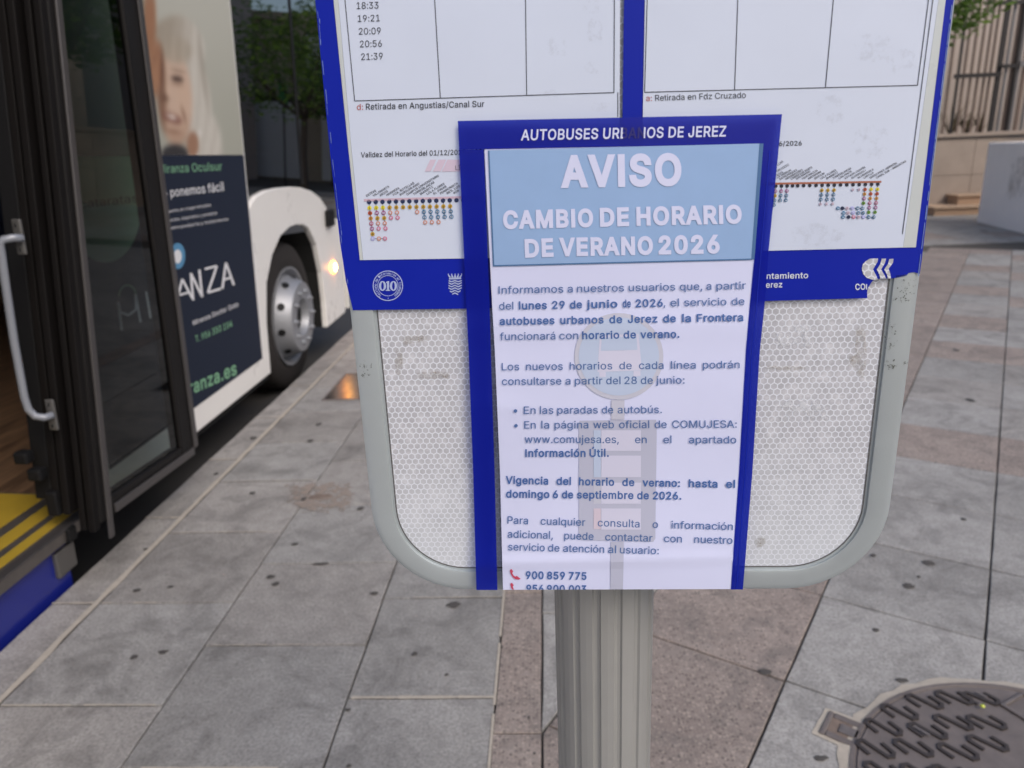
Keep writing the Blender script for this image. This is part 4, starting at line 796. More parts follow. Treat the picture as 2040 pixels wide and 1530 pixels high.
# frame: rounded-rectangle loop swept with a shallow channel section
RC = 0.075
def rr_loop(inset, n=12):
    r = max(RC-inset, .01); x0, x1, z0, z1 = uL+inset, uR-inset, zB+inset, ZT-inset; pts = []
    for (cx, cz, a0) in ((x1-r, z0+r, -90), (x1-r, z1-r, 0), (x0+r, z1-r, 90), (x0+r, z0+r, 180)):
        for k in range(n+1):
            a = math.radians(a0+90*k/n); pts.append((cx+r*math.cos(a), cz+r*math.sin(a)))
    return pts
FW = 0.0188
print('frame width', FW)
sec = [(0.0015, -.020), (0.0, -.018), (0.0, .0010), (0.0010, .0019), (0.0055, .0026), (FW-.0024, .0026), (FW-.0012, .0022), (FW-.0010, .0003), (FW+.0006, .0002), (FW+.0008, -.0010)]
vs = []; nl = 0
for (ins, off) in sec:
    lp = rr_loop(ins); nl = len(lp); vs += [W(u, z, off)-SB for u, z in lp]
fs = []
for i in range(len(sec)-1):
    for k in range(nl): fs.append((i*nl+k, i*nl+(k+1) % nl, (i+1)*nl+(k+1) % nl, (i+1)*nl+k))
m = MB(); m.mesh(vs, fs, 'frame_paint'); fo = m.build('frame', sign, fixn=True)
for p_ in fo.data.polygons: p_.use_smooth = True
md = fo.modifiers.new('es', 'EDGE_SPLIT'); md.split_angle = math.radians(35)
# dark grime line in the seam and a bright inner lip
m = MB(); a = rr_loop(FW+.0009); b = rr_loop(FW+.0019)
for k in range(nl):
    j = (k+1) % nl; m.poly([W(*a[k], .0004)-SB, W(*a[j], .0004)-SB, W(*b[j], .0004)-SB, W(*b[k], .0004)-SB], 'frame_dark_gap')
m.build('seam', sign)
m = MB(); lp = rr_loop(FW-.004)
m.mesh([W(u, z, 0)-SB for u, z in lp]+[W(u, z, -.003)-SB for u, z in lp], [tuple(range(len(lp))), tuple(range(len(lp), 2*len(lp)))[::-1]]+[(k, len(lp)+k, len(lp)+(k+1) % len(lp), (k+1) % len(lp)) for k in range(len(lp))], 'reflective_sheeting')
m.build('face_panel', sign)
m = MB(); lp = rr_loop(.004)
m.mesh([W(u, z, -.0185)-SB for u, z in lp], [tuple(range(len(lp)))], 'frame_paint'); m.build('back_panel', sign)
for zc in (zB+.14, zB+.5):
    m = MB()
    cc = W(BU(P(1213, 1178))[0], zc, -.020)-SB
    m.box((cc.x-.075, -rp-.012, zc-.02), (cc.x+.075, cc.y, zc+.02), 'frame_paint'); m.build('clamp', sign, bevel=.002)

# blue vinyl stickers (frame around both timetables)
OS = .0032
def PB(x, y_): return P(x, y_, OS)-SB
def edgeL(y_): return 628+.102*y_ if y_ <= 300 else (658.6+(y_-300)*.105 if y_ < 520 else 681.7+(y_-520)*.19)
m = MB()
Lo = [(627, -70), (628, 0), (657, 300), (677, 480), (689, 560), (697, 592), (703, 618)]
m.poly([PB(*p) for p in Lo+[(930, 615), (1240, 608), (1728, 594), (1727.5, 582), (1729, 574), (1737, 561), (1744, 556), (1766, 555), (1775, 555), (1790, 552.5), (1806, 549), (1810, 544), (1821, 542), (1832, 546), (1836, 520), (1862, 300), (1900, 0), (1907, -70),
        (1889, -70), (1884, 0), (1854, 255), (1824.5, 492.7), (1533, 499.5), (1281, 505), (1281, 233), (1284.5, 0), (1286, -70), (1243.5, -70), (1243, 0), (1240, 233), (1237, 506), (924, 514), (716.5, 518), (692, 280), (664, 0), (655, -70)]], 'blue_vinyl')
m.build('blue_border_sticker', sign)
m = MB()
seg = [(0, 629.5), (60, 635), (100, 639), (160, 645), (185, 647.5), (230, 652), (300, 659)]
q = random.Random(4)
y0 = 20
while y0 < 560:
    L = q.uniform(10, 34)
    if q.random() < .62:
        x0 = (628+.0967*y0 if y0 < 300 else 657+(y0-300)*.118); x1 = (628+.0967*(y0+L) if y0+L < 300 else 657+(y0+L-300)*.118)
        d = q.uniform(1.0, 4.2); wd = q.uniform(.7, 2.2)
        m.poly([P(x0+d, y0, OS+.0003)-SB, P(x0+d+wd, y0+3, OS+.0003)-SB, P(x1+d+wd*.6, y0+L, OS+.0003)-SB, P(x1+d, y0+L, OS+.0003)-SB], 'blue_edge_wear')
    y0 += L
y0 = 10
while y0 < 520:
    L = q.uniform(14, 50)
    x0 = 1900-.1246*y0; x1 = 1900-.1246*(y0+L); wd = q.uniform(.8, 1.8)
    m.poly([P(x0-3, y0, OS+.0003)-SB, P(x0-3+wd, y0, OS+.0003)-SB, P(x1-2.4+wd, y0+L, OS+.0003)-SB, P(x1-3, y0+L, OS+.0003)-SB], 'blue_edge_wear')
    y0 += L+q.uniform(0, 12)
m.build('edge_wear', sign)

# emblems and lettering on the blue band
def PE(x, y_): return P(x, y_, OS+.0004)-SB
m = MB(); C0 = (772.7, 569.2)
ring(m, C0, 30.2, 1.7, 'emblem_ink', PE, 40); ring(m, C0, 20.8, 1.1, 'emblem_ink', PE, 36)
txt = 'Teléfono de Información al Ciudadano'
for i, ch in enumerate(txt):
    if ch == ' ': continue
    a = math.radians(128+(284*i/(len(txt)-1)))
    bx, by = C0[0]+22.6*math.cos(a), C0[1]+22.6*math.sin(a); tx, ty = -math.sin(a), math.cos(a)
    wch = 3.3 if ch in 'mnoeaucdvTCI' else 2.3
    if ch in 'lií': wch = 0.9
    put(m, ch, (bx-tx*wch/2, by-ty*wch/2), (bx+tx*wch/2, by+ty*wch/2), 4.6, 'emblem_ink', PE, 0.02)
disc(m, (773.5, 594), 1.0, 'emblem_ink', PE, 8)
m.build('phone_service_emblem', sign)
m = MB()
# the digits 0 1 0 as heavy serif numerals
for cx in (762.0, 783.8):
    for k in range(28):
        a, b = 2*math.pi*k/28, 2*math.pi*(k+1)/28
        m.poly([PE(cx+rx*math.cos(t), 569.6+ry*math.sin(t)) for rx, ry, t in ((7.2, 9.8, a), (7.2, 9.8, b), (2.6, 7.6, b), (2.6, 7.6, a))], 'emblem_ink')
m.poly([PE(*p) for p in ((770.6, 560.5), (775.2, 559.8), (775.2, 577.2), (777.6, 578), (777.6, 579.4), (768.4, 579.4), (768.4, 578), (770.9, 577.2), (770.9, 564), (768.6, 563.4))], 'emblem_ink')
m.build('numerals', sign)
m = MB()
# crest: waves in a shield below a crown
for k in range(6):
    yb = 560+k*5.1; hw = 13.2 if k < 4 else (10.8 if k == 4 else 6.0)
    n = 24; xs = [906.8-hw+2*hw*i/n for i in range(n+1)]
    f_ = lambda x: abs(((x-893)/6.6) % 2-1)*3.2 if k > 0 else 2.2*abs(((x-893)/6.6) % 2-1)
    for i in range(n): m.poly([PE(xs[i], yb-f_(xs[i])), PE(xs[i+1], yb-f_(xs[i+1])), PE(xs[i+1], yb-f_(xs[i+1])+2.5), PE(xs[i], yb-f_(xs[i])+2.5)], 'emblem_ink')
m.poly([PE(*p) for p in ((894.5, 553.8), (918.5, 553), (919, 556), (894.5, 556.8))], 'emblem_ink')
for i, x in enumerate((893.2, 900, 906.6, 913, 919.6)):
    xb = 906.5+(x-906.5)*.72
    m.poly([PE(x-1, 547.5), PE(x+1, 547.5), PE(xb+2.2, 553), PE(xb-2.2, 553)], 'emblem_ink'); disc(m, (x, 546.2), 1.2, 'emblem_ink', PE, 8)
m.build('crest', sign)
m = MB()
put(m, 'ntamiento', (1527, 555.5), (1609.8, 554.0), 11.4, 'white_vinyl', PE, 0.02, shear=.06)
put(m, 'erez', (1525.5, 573.2), (1558.4, 572.2), 11.4, 'white_vinyl', PE, 0.02, shear=.06)
put(m, 'CO', (1704, 577.3), (1724, 576.6), 11.4, 'white_vinyl', PE, 0.03)
strip(m, (1726.2, 566), (1726.2, 576.5), 2.2, 'white_vinyl', PE); m.build('lettering', sign)
Z = lambda pts: [PE(1480+x/5.1, 280+y_/5.1) for x, y_ in pts]
m = MB()
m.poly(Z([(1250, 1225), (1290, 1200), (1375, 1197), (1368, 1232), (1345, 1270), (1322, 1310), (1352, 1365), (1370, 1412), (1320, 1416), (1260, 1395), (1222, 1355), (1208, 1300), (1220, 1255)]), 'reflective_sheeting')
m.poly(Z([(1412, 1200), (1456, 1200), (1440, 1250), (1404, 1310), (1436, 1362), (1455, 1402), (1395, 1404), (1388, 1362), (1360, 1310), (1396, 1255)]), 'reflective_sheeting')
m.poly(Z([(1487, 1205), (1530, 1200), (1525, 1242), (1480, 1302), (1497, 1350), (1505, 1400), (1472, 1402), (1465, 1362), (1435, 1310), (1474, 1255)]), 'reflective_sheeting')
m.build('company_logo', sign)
# tape glue, scuffs and rubbed marks on the board
m = MB()
for q4, mt in (([(785, 690), (806, 688), (803, 756), (786, 757)], 'glue_residue'), ([(795, 668), (856, 666), (856, 681), (797, 690)], 'glue_residue'), ([(1515, 728), (1620, 729), (1620, 738), (1515, 738)], 'glue_residue'),
               ([(1700, 640), (1728, 640), (1728, 760), (1704, 760)], 'glue_residue'), ([(1688, 705), (1722, 705), (1722, 735), (1688, 735)], 'glue_residue'), ([(900, 655), (940, 655), (940, 690), (900, 690)], 'rub_marks'), ([(820, 740), (900, 738), (900, 755), (820, 756)], 'glue_residue'),
               ([(1500, 1070), (1530, 1070), (1530, 1092), (1500, 1092)], 'glue_residue'), ([(1530, 640), (1640, 640), (1640, 700), (1530, 700)], 'rub_marks'), ([(1540, 790), (1660, 790), (1660, 850), (1540, 850)], 'rub_marks')):
    patch(m, q4, mt, lambda x, y_: P(x, y_, .0007)-SB)
for q4, mt in (([(712, 712), (746, 712), (742, 758), (716, 760)], 'dark_scuff'), ([(1754, 712), (1796, 712), (1794, 738), (1752, 740)], 'dark_scuff'), ([(1798, 712), (1812, 712), (1810, 730), (1797, 730)], 'dark_scuff'),
               ([(1785, 548), (1834, 545), (1826, 600), (1776, 602)], 'dark_scuff'), ([(1760, 632), (1798, 632), (1790, 706), (1752, 706)], 'dark_scuff'), ([(1765, 592), (1826, 591), (1825, 604), (1765, 605)], 'dark_scuff')):
    patch(m, q4, mt, lambda x, y_: P(x, y_, .0032)-SB)
m.build('glue_and_scuffs', sign)

# ------------------------------------------------------------------ the two timetables behind the notice
OT = .0037
def sheet(name, label, outline, margin, base_px):
    b = P(*base_px, OT); e = empty(name, b, label, 'timetable', 'bus timetables taped to the board'); return e, b
tl, bl = sheet('timetable', 'left white timetable sheet listing the last evening departure times, the stop diagram below', None, None, (820, 517))
def PT(x, y_): return P(x, y_, OT)-bl
def PTi(x, y_): return P(x, y_, OT+.0003)-bl
def PTj(x, y_): return P(x, y_, OT+.0005)-bl
def PTk(x, y_): return P(x, y_, OT+.0007)-bl
m = MB(); m.prism([PT(*p) for p in ((672.5, -70), (1236.5, -70), (1235.5, 0), (1232.5, 510), (723.5, 518), (700.5, 300), (674, 0))], NB*-.0004, 'timetable_paper'); m.build('paper', tl)
m = MB(); m.prism([PT(*p) for p in ((657, -70), (672, -70), (673.5, 0), (700, 300), (723, 518), (717, 518.3), (692.5, 280), (664.5, 0))], NB*-.0004, 'sleeve_margin'); m.build('sleeve_edge', tl)
m = MB()
for a, b in (((686, -70), (687.2, 0)), ((687.2, 0), (706.5, 201)), ((706.5, 201), (1223.5, 184.3)), ((865, -70), (866, 0)), ((866, 0), (877.3, 195.4)), ((1046, -70), (1047, 0)), ((1047, 0), (1049.3, 190)), ((1224.4, -70), (1223.2, 185)), ((1231, 184), (1231, 233))):
    strip(m, a, b, 1.5, 'ink_black', PTi)
m.build('table_lines', tl)
m = MB()
for t_, a, b in (('17:45', (708.5, -8.5), (751.5, -9.5)), ('18:33', (710.6, 17.8), (754.2, 16.8)), ('19:21', (713, 43.5), (756.8, 42.2)), ('20:09', (715, 69), (758.8, 67.8)), ('20:56', (717.2, 94.2), (761, 93)), ('21:39', (719.6, 119.6), (762.6, 118.2))):
    put(m, t_, a, b, 13.2, 'ink_black', PTi, 0.0)
put(m, 'Retirada en Angustias/Canal Sur', (729, 218.4), (965, 212.6), 11.8, 'ink_black', PTi, 0.012)
put(m, 'd:', (711, 219.2), (723.4, 218.8), 11.8, 'ink_red', PTi, 0.01)
put(m, 'Validez del Horario del 01/12/2025 al 28/', (719.2, 313.6), (966, 306.6), 9.8, 'ink_black', PTi, 0.016)
put(m, 'LÍNEA 11', (907, 338.6), (960, 337.6), 8.6, 'ink_black', PTi, 0.012)
m.build('lettering', tl)
m = MB()
for k, (xa, xb) in enumerate(((846, 858), (862.5, 878), (880, 966))):
    m.poly([PTi(*p) for p in ((xa, 341.8), (xa+11, 318.2), (xb+11 if k < 2 else 967, 318), (xb if k < 2 else 967, 341.2))], 'pink_stripe')
m.poly([PTi(*p) for p in ((725, 396.5), (968, 389.5), (968, 394), (725, 401.5))], 'pink_line'); m.build('line_stripes', tl)
CM = {'1': 'dot_yellow', '2': 'dot_red', '3': 'dot_amber', '4': 'dot_crimson', '5': 'dot_plum', '6': 'dot_ochre', '7': 'dot_green', '8': 'dot_teal', '9': 'dot_teal', '10': 'dot_lavender', '12': 'dot_salmon', '14': 'dot_rose', '11': 'pink_stripe', '15': 'dot_navy', '16': 'dot_teal'}
def rdots(mb, x, y_, code, r, f1, f2, f3):
    disc(mb, (x, y_), r, CM[code], f1, 12)
    if code in ('8', '9', '12', '14', '10', '5', '4'): disc(mb, (x, y_), r*.62, 'timetable_paper', f2, 10)
    w_ = r*.75 if len(code) == 1 else r*1.25
    put(mb, code, (x-w_/2, y_+r*.5), (x+w_/2, y_+r*.5), r*1.05, CM[code] if code in ('12', '14', '10', '5', '4') else 'ink_black' if code != '16' else 'white_vinyl', f3, 0.015)
cols = ['1 2 3 4 5 6', '1 5 6 12 14', '1 5 6 12 14', '6 12 14', '6 12 14', '6', '6', '6 12', '6 8 9 12', '6 8 9 12', '6 8 9 12', '6 8 9', '6 8 9', '', '', '', '', '']
names = ['ESTEVE', 'VILLAMARTA', 'ARCOS', 'HARINERA', 'FCA. BOTELLAS', 'BURGUER KING', 'CAMPUS UNIVERSITARIO', 'TORRESBLANCAS', 'BIARRITZ', 'LOLA FLORES', 'EL PINAR', 'PENSIONISTA', 'RES. LOS', 'RON', '', '', '', '']
m = MB(); m2 = MB()
for i in range(17):
    x = 735.2+13.4*i; y_ = 402.6-0.29*i
    disc(m, (x, y_), 4.6, 'dot_navy', PTi, 14)
    cs = cols[i].split()
    if cs: strip(m, (x+.2, y_+3), (x+.6+len(cs)*1.15, y_+3+len(cs)*10.4), .9, 'ink_grey', PTi)
    for k, c_ in enumerate(cs): rdots(m, x+.8+1.25*k, y_+11.6+10.4*k, c_, 4.3, PTj, PTk, lambda a, b: P(a, b, OT+.0009)-bl)
    if names[i]:
        n = len(names[i]); L = n*3.72; a = math.radians(31); sx, sy = x-4.5, 392.4-.45*i
        put(m2, names[i], (sx, sy), (sx+L*math.cos(a), sy-L*math.sin(a)), 4.3, 'ink_black', PTi, 0.016)
strip(m, (742, 475.5), (767, 475), .9, 'ink_grey', PTi)
for x, c_ in ((742.5, '10'), (755, '12'), (767, '14')): rdots(m, x, 475.4, c_, 4.3, PTj, PTk, lambda a, b: P(a, b, OT+.0009)-bl)
m.build('stop_diagram', tl); m2.build('stop_names', tl)
m = MB()
for q4 in ([(1085, 70), (1135, 70), (1135, 120), (1085, 120)], [(1165, 30), (1205, 30), (1205, 90), (1165, 90)], [(1080, 175), (1115, 175), (1115, 205), (1080, 205)], [(1150, -10), (1200, -10), (1200, 30), (1150, 30)], [(1170, 200), (1225, 200), (1225, 226), (1170, 226)], [(1160, 120), (1200, 120), (1200, 150), (1160, 150)]):
    patch(m, q4, 'grime_spots', PTk)
m.build('mould_stains', tl)

tr_, br = sheet('timetable', 'right white timetable sheet, its table of columns empty, above the torn sticker corner', None, None, (1560, 498))
def QT(x, y_): return P(x, y_, OT)-br
def QTi(x, y_): return P(x, y_, OT+.0003)-br
def QTj(x, y_): return P(x, y_, OT+.0005)-br
def QTk(x, y_): return P(x, y_, OT+.0007)-br
def QTm(x, y_): return P(x, y_, OT+.0009)-br
m = MB(); m.prism([QT(*p) for p in ((1286, -70), (1878, -70), (1869.5, 0), (1799, 493), (1533, 499.5), (1281, 504), (1280.6, 233), (1285, 0))], NB*-.0004, 'timetable_paper'); m.build('paper', tr_)
m = MB(); m.prism([QT(*p) for p in ((1878.4, -70), (1889, -70), (1884, 0), (1824.5, 492.6), (1799.4, 493), (1870, 0))], NB*-.0004, 'sleeve_margin'); m.build('sleeve_edge', tr_)
m = MB()
for a, b in (((1290.5, -70), (1289.5, 0)), ((1289.5, 0), (1284.3, 183.7)), ((1284.3, 183.7), (1828, 169.8)), ((1471.5, -70), (1470, 0)), ((1470, 0), (1463.6, 178.6)), ((1665, -70), (1660.5, 0)), ((1660.5, 0), (1644.6, 174)), ((1856, -70), (1850, 0)), ((1850, 0), (1828, 170)), ((1866, -70), (1858.6, 0)), ((1858.6, 0), (1798, 466))):
    strip(m, a, b, 1.5, 'ink_black', QTi)
m.build('table_lines', tr_)
m = MB()
put(m, 'Retirada en Fdz Cruzado', (1305.6, 200.8), (1486, 195), 11.8, 'ink_black', QTi, 0.0)
put(m, 'a:', (1287.4, 201.4), (1299, 201), 11.8, 'ink_red', QTi, 0.0)
put(m, '6/2026', (1552.4, 290.8), (1597.4, 289.6), 9.2, 'ink_black', QTi, 0.014)
m.build('lettering', tr_)
m = MB(); m2 = MB()
m.poly([QTi(*p) for p in ((1520, 364.2), (1756, 360.2), (1756, 364.0), (1520, 368.2))], 'brown_line')
sx_ = [335, 393, 450, 505, 557, 618, 680, 744, 806, 868, 930, 993, 1057, 1120, 1183, 1245, 1308, 1372]
nm = ['P. LA GRANJA', 'ENTREPARQUES', 'ARRUMBADORES', 'CARREFOUR NORTE', 'SAN MARINO', 'TAUROMAQUIA', 'AMSTERDAM', 'SERTIUM', 'LOLA FLORES', 'BIARRITZ', 'TORRESBLANCAS', 'LOS PINOS', 'ESTADIO CHAPÍN', 'ALUNADOS I', 'ALUNADOS II', 'CARTUJA', 'DIEGO FDEZ. HERRERA', 'CANAL SUR - ANGUSTIAS']
rc = {0: '5 6 8 9', 1: '5 8 9', 2: '5 8 9', 8: '6 8 9 11', 9: '6 8 9 11', 10: '6 8 9 11', 13: '11', 14: '11', 15: '2 3 5 7', 16: '1 2 3 4 5 7', 17: '1 2 3 4 5 7'}
zx = lambda x: 1480+x/5.1
zy = lambda y_: 280+y_/5.1
for i, x in enumerate(sx_):
    X = zx(x); Y_ = zy(463-(x-335)*.019); disc(m, (X, Y_), 3.7, 'dot_black', QTi, 12)
    cs = rc.get(i, '').split()
    if cs and cs[0] != '11': strip(m, (X, Y_+2), (X-.5-len(cs)*.9, Y_+3+len(cs)*9.0), .8, 'ink_grey', QTi)
    for k, c_ in enumerate(cs): rdots(m, X-.6-1.0*k, Y_+10.0+9.15*k, c_, 3.6 if c_ != '11' else 3.0, QTj, QTk, QTm)
    n = len(nm[i]); L = n*3.25; a = math.radians(29.5); s0 = (X-2.6, zy(403-(i*.9)))
    put(m2, nm[i], s0, (s0[0]+L*math.cos(a), s0[1]-L*math.sin(a)), 3.9, 'ink_black', QTi, 0.016)
put(m2, 'CRUZADO', (1548.5, 343.5), (1572.5, 329.5), 4.6, 'ink_black', QTi, 0.0); put(m2, 'ROPA', (1549, 351.5), (1561, 344), 4.6, 'ink_black', QTi, 0.0); put(m2, 'LLAR', (1550, 330.5), (1561, 323), 4.6, 'ink_black', QTi, 0.0)
for yv, row in ((688, ((1215, '8'), (1165, '9'), (1112, '10'), (1060, '11'), (1012, '15'), (967, '16'))), (735, ((1222, '8'), (1173, '9'), (1120, '10'), (1070, '11'), (1023, '16'))), (777, ((1330, '8'), (1278, '9'), (1225, '10'), (1175, '11'), (1125, '14'), (1075, '15'), (1018, '16')))):
    strip(m, (zx(row[0][0]), zy(yv)), (zx(row[-1][0]), zy(yv)), .8, 'ink_grey', QTi)
    for x, c_ in row: rdots(m, zx(x), zy(yv), c_, 3.7, QTj, QTk, QTm)
m.build('stop_diagram', tr_); m2.build('stop_names', tr_)
m = MB()
for q4 in ([(1690, 60), (1790, 60), (1790, 130), (1690, 130)], [(1770, 90), (1830, 90), (1830, 160), (1770, 160)], [(1620, 180), (1690, 180), (1690, 260), (1620, 260)], [(1560, 440), (1700, 440), (1700, 495), (1560, 495)], [(1690, 240), (1780, 240), (1780, 320), (1690, 320)]):
    patch(m, q4, 'grime_spots', QTk)
m.build('mould_stains', tr_)

# ------------------------------------------------------------------ the summer-timetable notice in its blue-bordered sleeve
def wv(x, y_):
    """how far the hanging sleeve stands off the board, metres"""
    t = max(0.0, min(1.2, (y_-230)/945)); s_ = (x-912)/(1558-912)
    bow = 0.0038*math.sin(math.pi*min(1, max(0, s_)))*(0.35+0.65*t)
    rip = 0.0014*math.sin(y_/58.0+1.6*s_)*t+0.0014*math.exp(-((y_-1124+16*s_)/11.0)**2)*(1-.5*s_)+0.0007*math.exp(-((y_-650)/30)**2)+.0006*math.sin(s_*9+y_/140)*t+.0008*math.exp(-((y_-805-40*s_)/16.0)**2)*max(0, .7-s_)
    return .0070+bow+rip
nb = P(1235, 1174, .008)
notice = empty('notice', nb, 'blue bordered paper notice headed AVISO hanging over the lower middle of the board', 'notice')
def NP(x, y_, e=0.0): return P(x, y_, wv(x, y_)+e)-nb
def gridq(mb, xl, xr, y0, y1, mat, e=0.0, nx=10, ny=40, yb=None, thick=False):
    """surface between left edge xl(y) and right edge xr(y); y0,y1 may be functions of s"""
    f0 = y0 if callable(y0) else (lambda s: y0); f1 = y1 if callable(y1) else (lambda s: y1)
    vs = []; fs = []
    for j in range(ny+1):
        for i in range(nx+1):
            s_ = i/nx; yy = f0(s_)+(f1(s_)-f0(s_))*j/ny; x = xl(yy)+(xr(yy)-xl(yy))*s_; vs.append(NP(x, yy, e))
    for j in range(ny):
        for i in range(nx):
            a = j*(nx+1)+i; fs.append((a, a+nx+1, a+nx+2, a+1))
    mb.mesh(vs, fs, mat)
def lin(*pts):
    def f(y_):
        for (a, xa), (b, xb) in zip(pts, pts[1:]):
            if y_ <= b or (b, xb) == pts[-1]: return xa+(xb-xa)*(y_-a)/(b-a)
    return f
outL = lin((241, 912), (612, 929), (700, 933.5), (940, 942.5), (1175, 949)); inL = lin((241, 962), (612, 975.5), (700, 978), (940, 985.5), (1175, 991))
papL = lin((297, 965), (612, 980.6), (700, 985.8), (940, 996), (1175, 1002)); papR = lin((286, 1520.5), (517, 1502.5), (612, 1493.5), (700, 1486), (940, 1472.4), (1175, 1456))
outR = lin((227.5, 1558), (498, 1531.4), (600, 1524), (700, 1513.6), (940, 1499), (1175, 1480))
m = MB()
gridq(m, outL, inL, lambda s: 298, lambda s: 1175.4, 'blue_film', 0.0, 3, 50)
gridq(m, lambda y_: 912+(y_-241)*.05, lambda y_: 1558-(y_-227)*.098, lambda s: 241-13.5*s, lambda s: 298-12*s, 'blue_film', 0.0, 20, 4)
gridq(m, papR, outR, lambda s: 286, lambda s: 1174.4, 'blue_film', 0.0, 3, 50)
m.build('sleeve_border', notice, smooth=True)
m = MB(); gridq(m, inL, papL, lambda s: 298, 1175, 'clear_film', 0.0, 1, 40); m.build('sleeve_film', notice)
m = MB(); gridq(m, papL, papR, lambda s: 297-11.5*s, lambda s: 1175-1.5*s, 'notice_paper', -.0004, 22, 120); m.build('paper', notice, smooth=True)
# welded seam along the right border
m = MB(); gridq(m, lambda y_: papR(y_)+(outR(y_)-papR(y_))*.42, lambda y_: papR(y_)+(outR(y_)-papR(y_))*.50, 300, 1174, 'ink_blue_dark' if 'ink_blue_dark' in MATS else 'blue_vinyl', .0002, 1, 40); m.build('weld_seam', notice)
m = MB()
gridq(m, lin((299, 972.8), (531, 982.4)), lin((285, 1514), (517, 1497.5)), lambda s: 299.5-13.7*s, lambda s: 530.5-13*s, 'header_blue', .0001, 14, 20)
m.build('header_panel', notice, smooth=True)
m = MB()
for a, b, wd in (((973.6, 300), (983.4, 530), 2.8), ((982.4, 529.6), (1498, 516.4), 2.8)):
    for k in range(12):
        p0 = (a[0]+(b[0]-a[0])*k/12, a[1]+(b[1]-a[1])*k/12); p1 = (a[0]+(b[0]-a[0])*(k+1)/12, a[1]+(b[1]-a[1])*(k+1)/12); strip(m, p0, p1, wd, 'header_border', lambda x, y_: NP(x, y_, .0002))
gridq(m, lin((286, 1513), (517, 1496.5)), lin((286, 1521), (517, 1503)), 286, 517, 'header_border', .0002, 1, 20)
m.build('header_border', notice)
NT = lambda x, y_: NP(x, y_, .0005)
m = MB(); gap = (1241, 1282.5)
put(m, 'AUTOBUSES URBANOS DE JEREZ', (1037.5, 279.2), (1446, 271.4), 20.4, 'header_white', NT, 0.028, clipx=gap, shear=.08)
m.build('title_lettering', notice)
m = MB(); put(m, 'AUTOBUSES URBANOS DE JEREZ', (1037.5, 279.2), (1446, 271.4), 20.4, 'gap_ink', NT, 0.028, clipkeep=(1241.5, 1282), shear=.08); m.build('faint_lettering', notice)
m = MB()
for t_, a, b, h in (('AVISO', (1117, 370.4), (1358, 366), 57), ('CAMBIO', (1002.5, 454.4), (1182, 450), 32.5), ('DE', (1195.5, 449.6), (1253.5, 448), 33), ('HORARIO', (1268, 447.6), (1478, 443), 33), ('DE', (1046, 511.4), (1103, 509), 32.5), ('VERANO', (1114, 508.6), (1301, 505.2), 32.5), ('2026', (1312, 504.8), (1434, 502.6), 33)):
    put(m, t_, a, b, h, 'header_white', NT, 0.060)
m.build('header_lettering', notice)
m = MB(); mB = MB()
A = lambda x: 900+x/2.9143
ZA = lambda y_: 200+y_/2.9143
ZBt = lambda y_: 700+y_/2.9143
def line(yl, yr, xl, xr, words, cap=14.6, zf=ZA):
    for wd in words:
        t_, x0, x1 = wd[:3]; bold = len(wd) > 3
        f_ = lambda x: zf(yl+(yr-yl)*(x-xl)/(xr-xl))
        put(mB if bold else m, t_, (A(x0), f_(x0)), (A(x1), f_(x1)), cap, 'ink_text_bold' if bold else 'ink_text_blue', NT, 0.034 if bold else 0.007, clipy=1174.6 if f_(x0) > 1172 else None)
line(1122, 1095, 272, 1708, [('Informamos', 272, 648), ('a', 673, 703), ('nuestros', 728, 1000), ('usuarios', 1028, 1298), ('que,', 1325, 1455), ('a', 1479, 1508), ('partir', 1537, 1708)])
line(1215, 1187, 275, 1700, [('del', 275, 358), ('lunes', 390, 553, 1), ('29', 583, 657, 1), ('de', 687, 757, 1), ('junio', 783, 962, 1), ('de', 993, 1040, 1), ('2026', 1068, 1226, 1), (',', 1230, 1240), ('el', 1270, 1320), ('servicio', 1350, 1595), ('de', 1625, 1700)])
line(1303, 1280, 278, 1693, [('autobuses', 278, 597, 1), ('urbanos', 630, 882, 1), ('de', 915, 990, 1), ('Jerez', 1022, 1195, 1), ('de', 1228, 1302, 1), ('la', 1338, 1390, 1), ('Frontera', 1423, 1693, 1)])
line(1392, 1377, 280, 1322, [('funcionará', 280, 602), ('con', 625, 735), ('horario', 757, 973, 1), ('de', 997, 1070, 1), ('verano.', 1095, 1322, 1)])
line(110, 97, 290, 1672, [('Los', 290, 392), ('nuevos', 432, 645), ('horarios', 685, 932), ('de', 973, 1045), ('cada', 1087, 1230), ('línea', 1273, 1417), ('podrán', 1458, 1672)], zf=ZBt)
line(195, 187, 291, 1352, [('consultarse', 291, 637), ('a', 660, 690), ('partir', 715, 875), ('del', 897, 980), ('28', 1003, 1075), ('de', 1098, 1168), ('junio:', 1186, 1352)], zf=ZBt)
line(363, 358, 418, 1220, [('En', 418, 487), ('las', 512, 590), ('paradas', 613, 848), ('de', 872, 938), ('autobús.', 963, 1220)], zf=ZBt)
line(448, 443, 420, 1655, [('En', 421, 488), ('la', 520, 566), ('página', 597, 793), ('web', 822, 942), ('oficial', 972, 1147), ('de', 1178, 1248), ('COMUJESA:', 1280, 1655)], zf=ZBt)
line(531, 534, 422, 1652, [('www.comujesa.es,', 423, 970), ('en', 1064, 1132), ('el', 1229, 1276), ('apartado', 1377, 1652)], zf=ZBt)
line(612, 611, 425, 912, [('Información', 427, 777, 1), ('Útil.', 800, 912, 1)], zf=ZBt)
line(768, 792, 313, 1645, [('Vigencia', 313, 560, 1), ('del', 608, 692, 1), ('horario', 738, 943, 1), ('de', 990, 1060, 1), ('verano:', 1107, 1325, 1), ('hasta', 1376, 1543, 1), ('el', 1592, 1645, 1)], zf=ZBt)
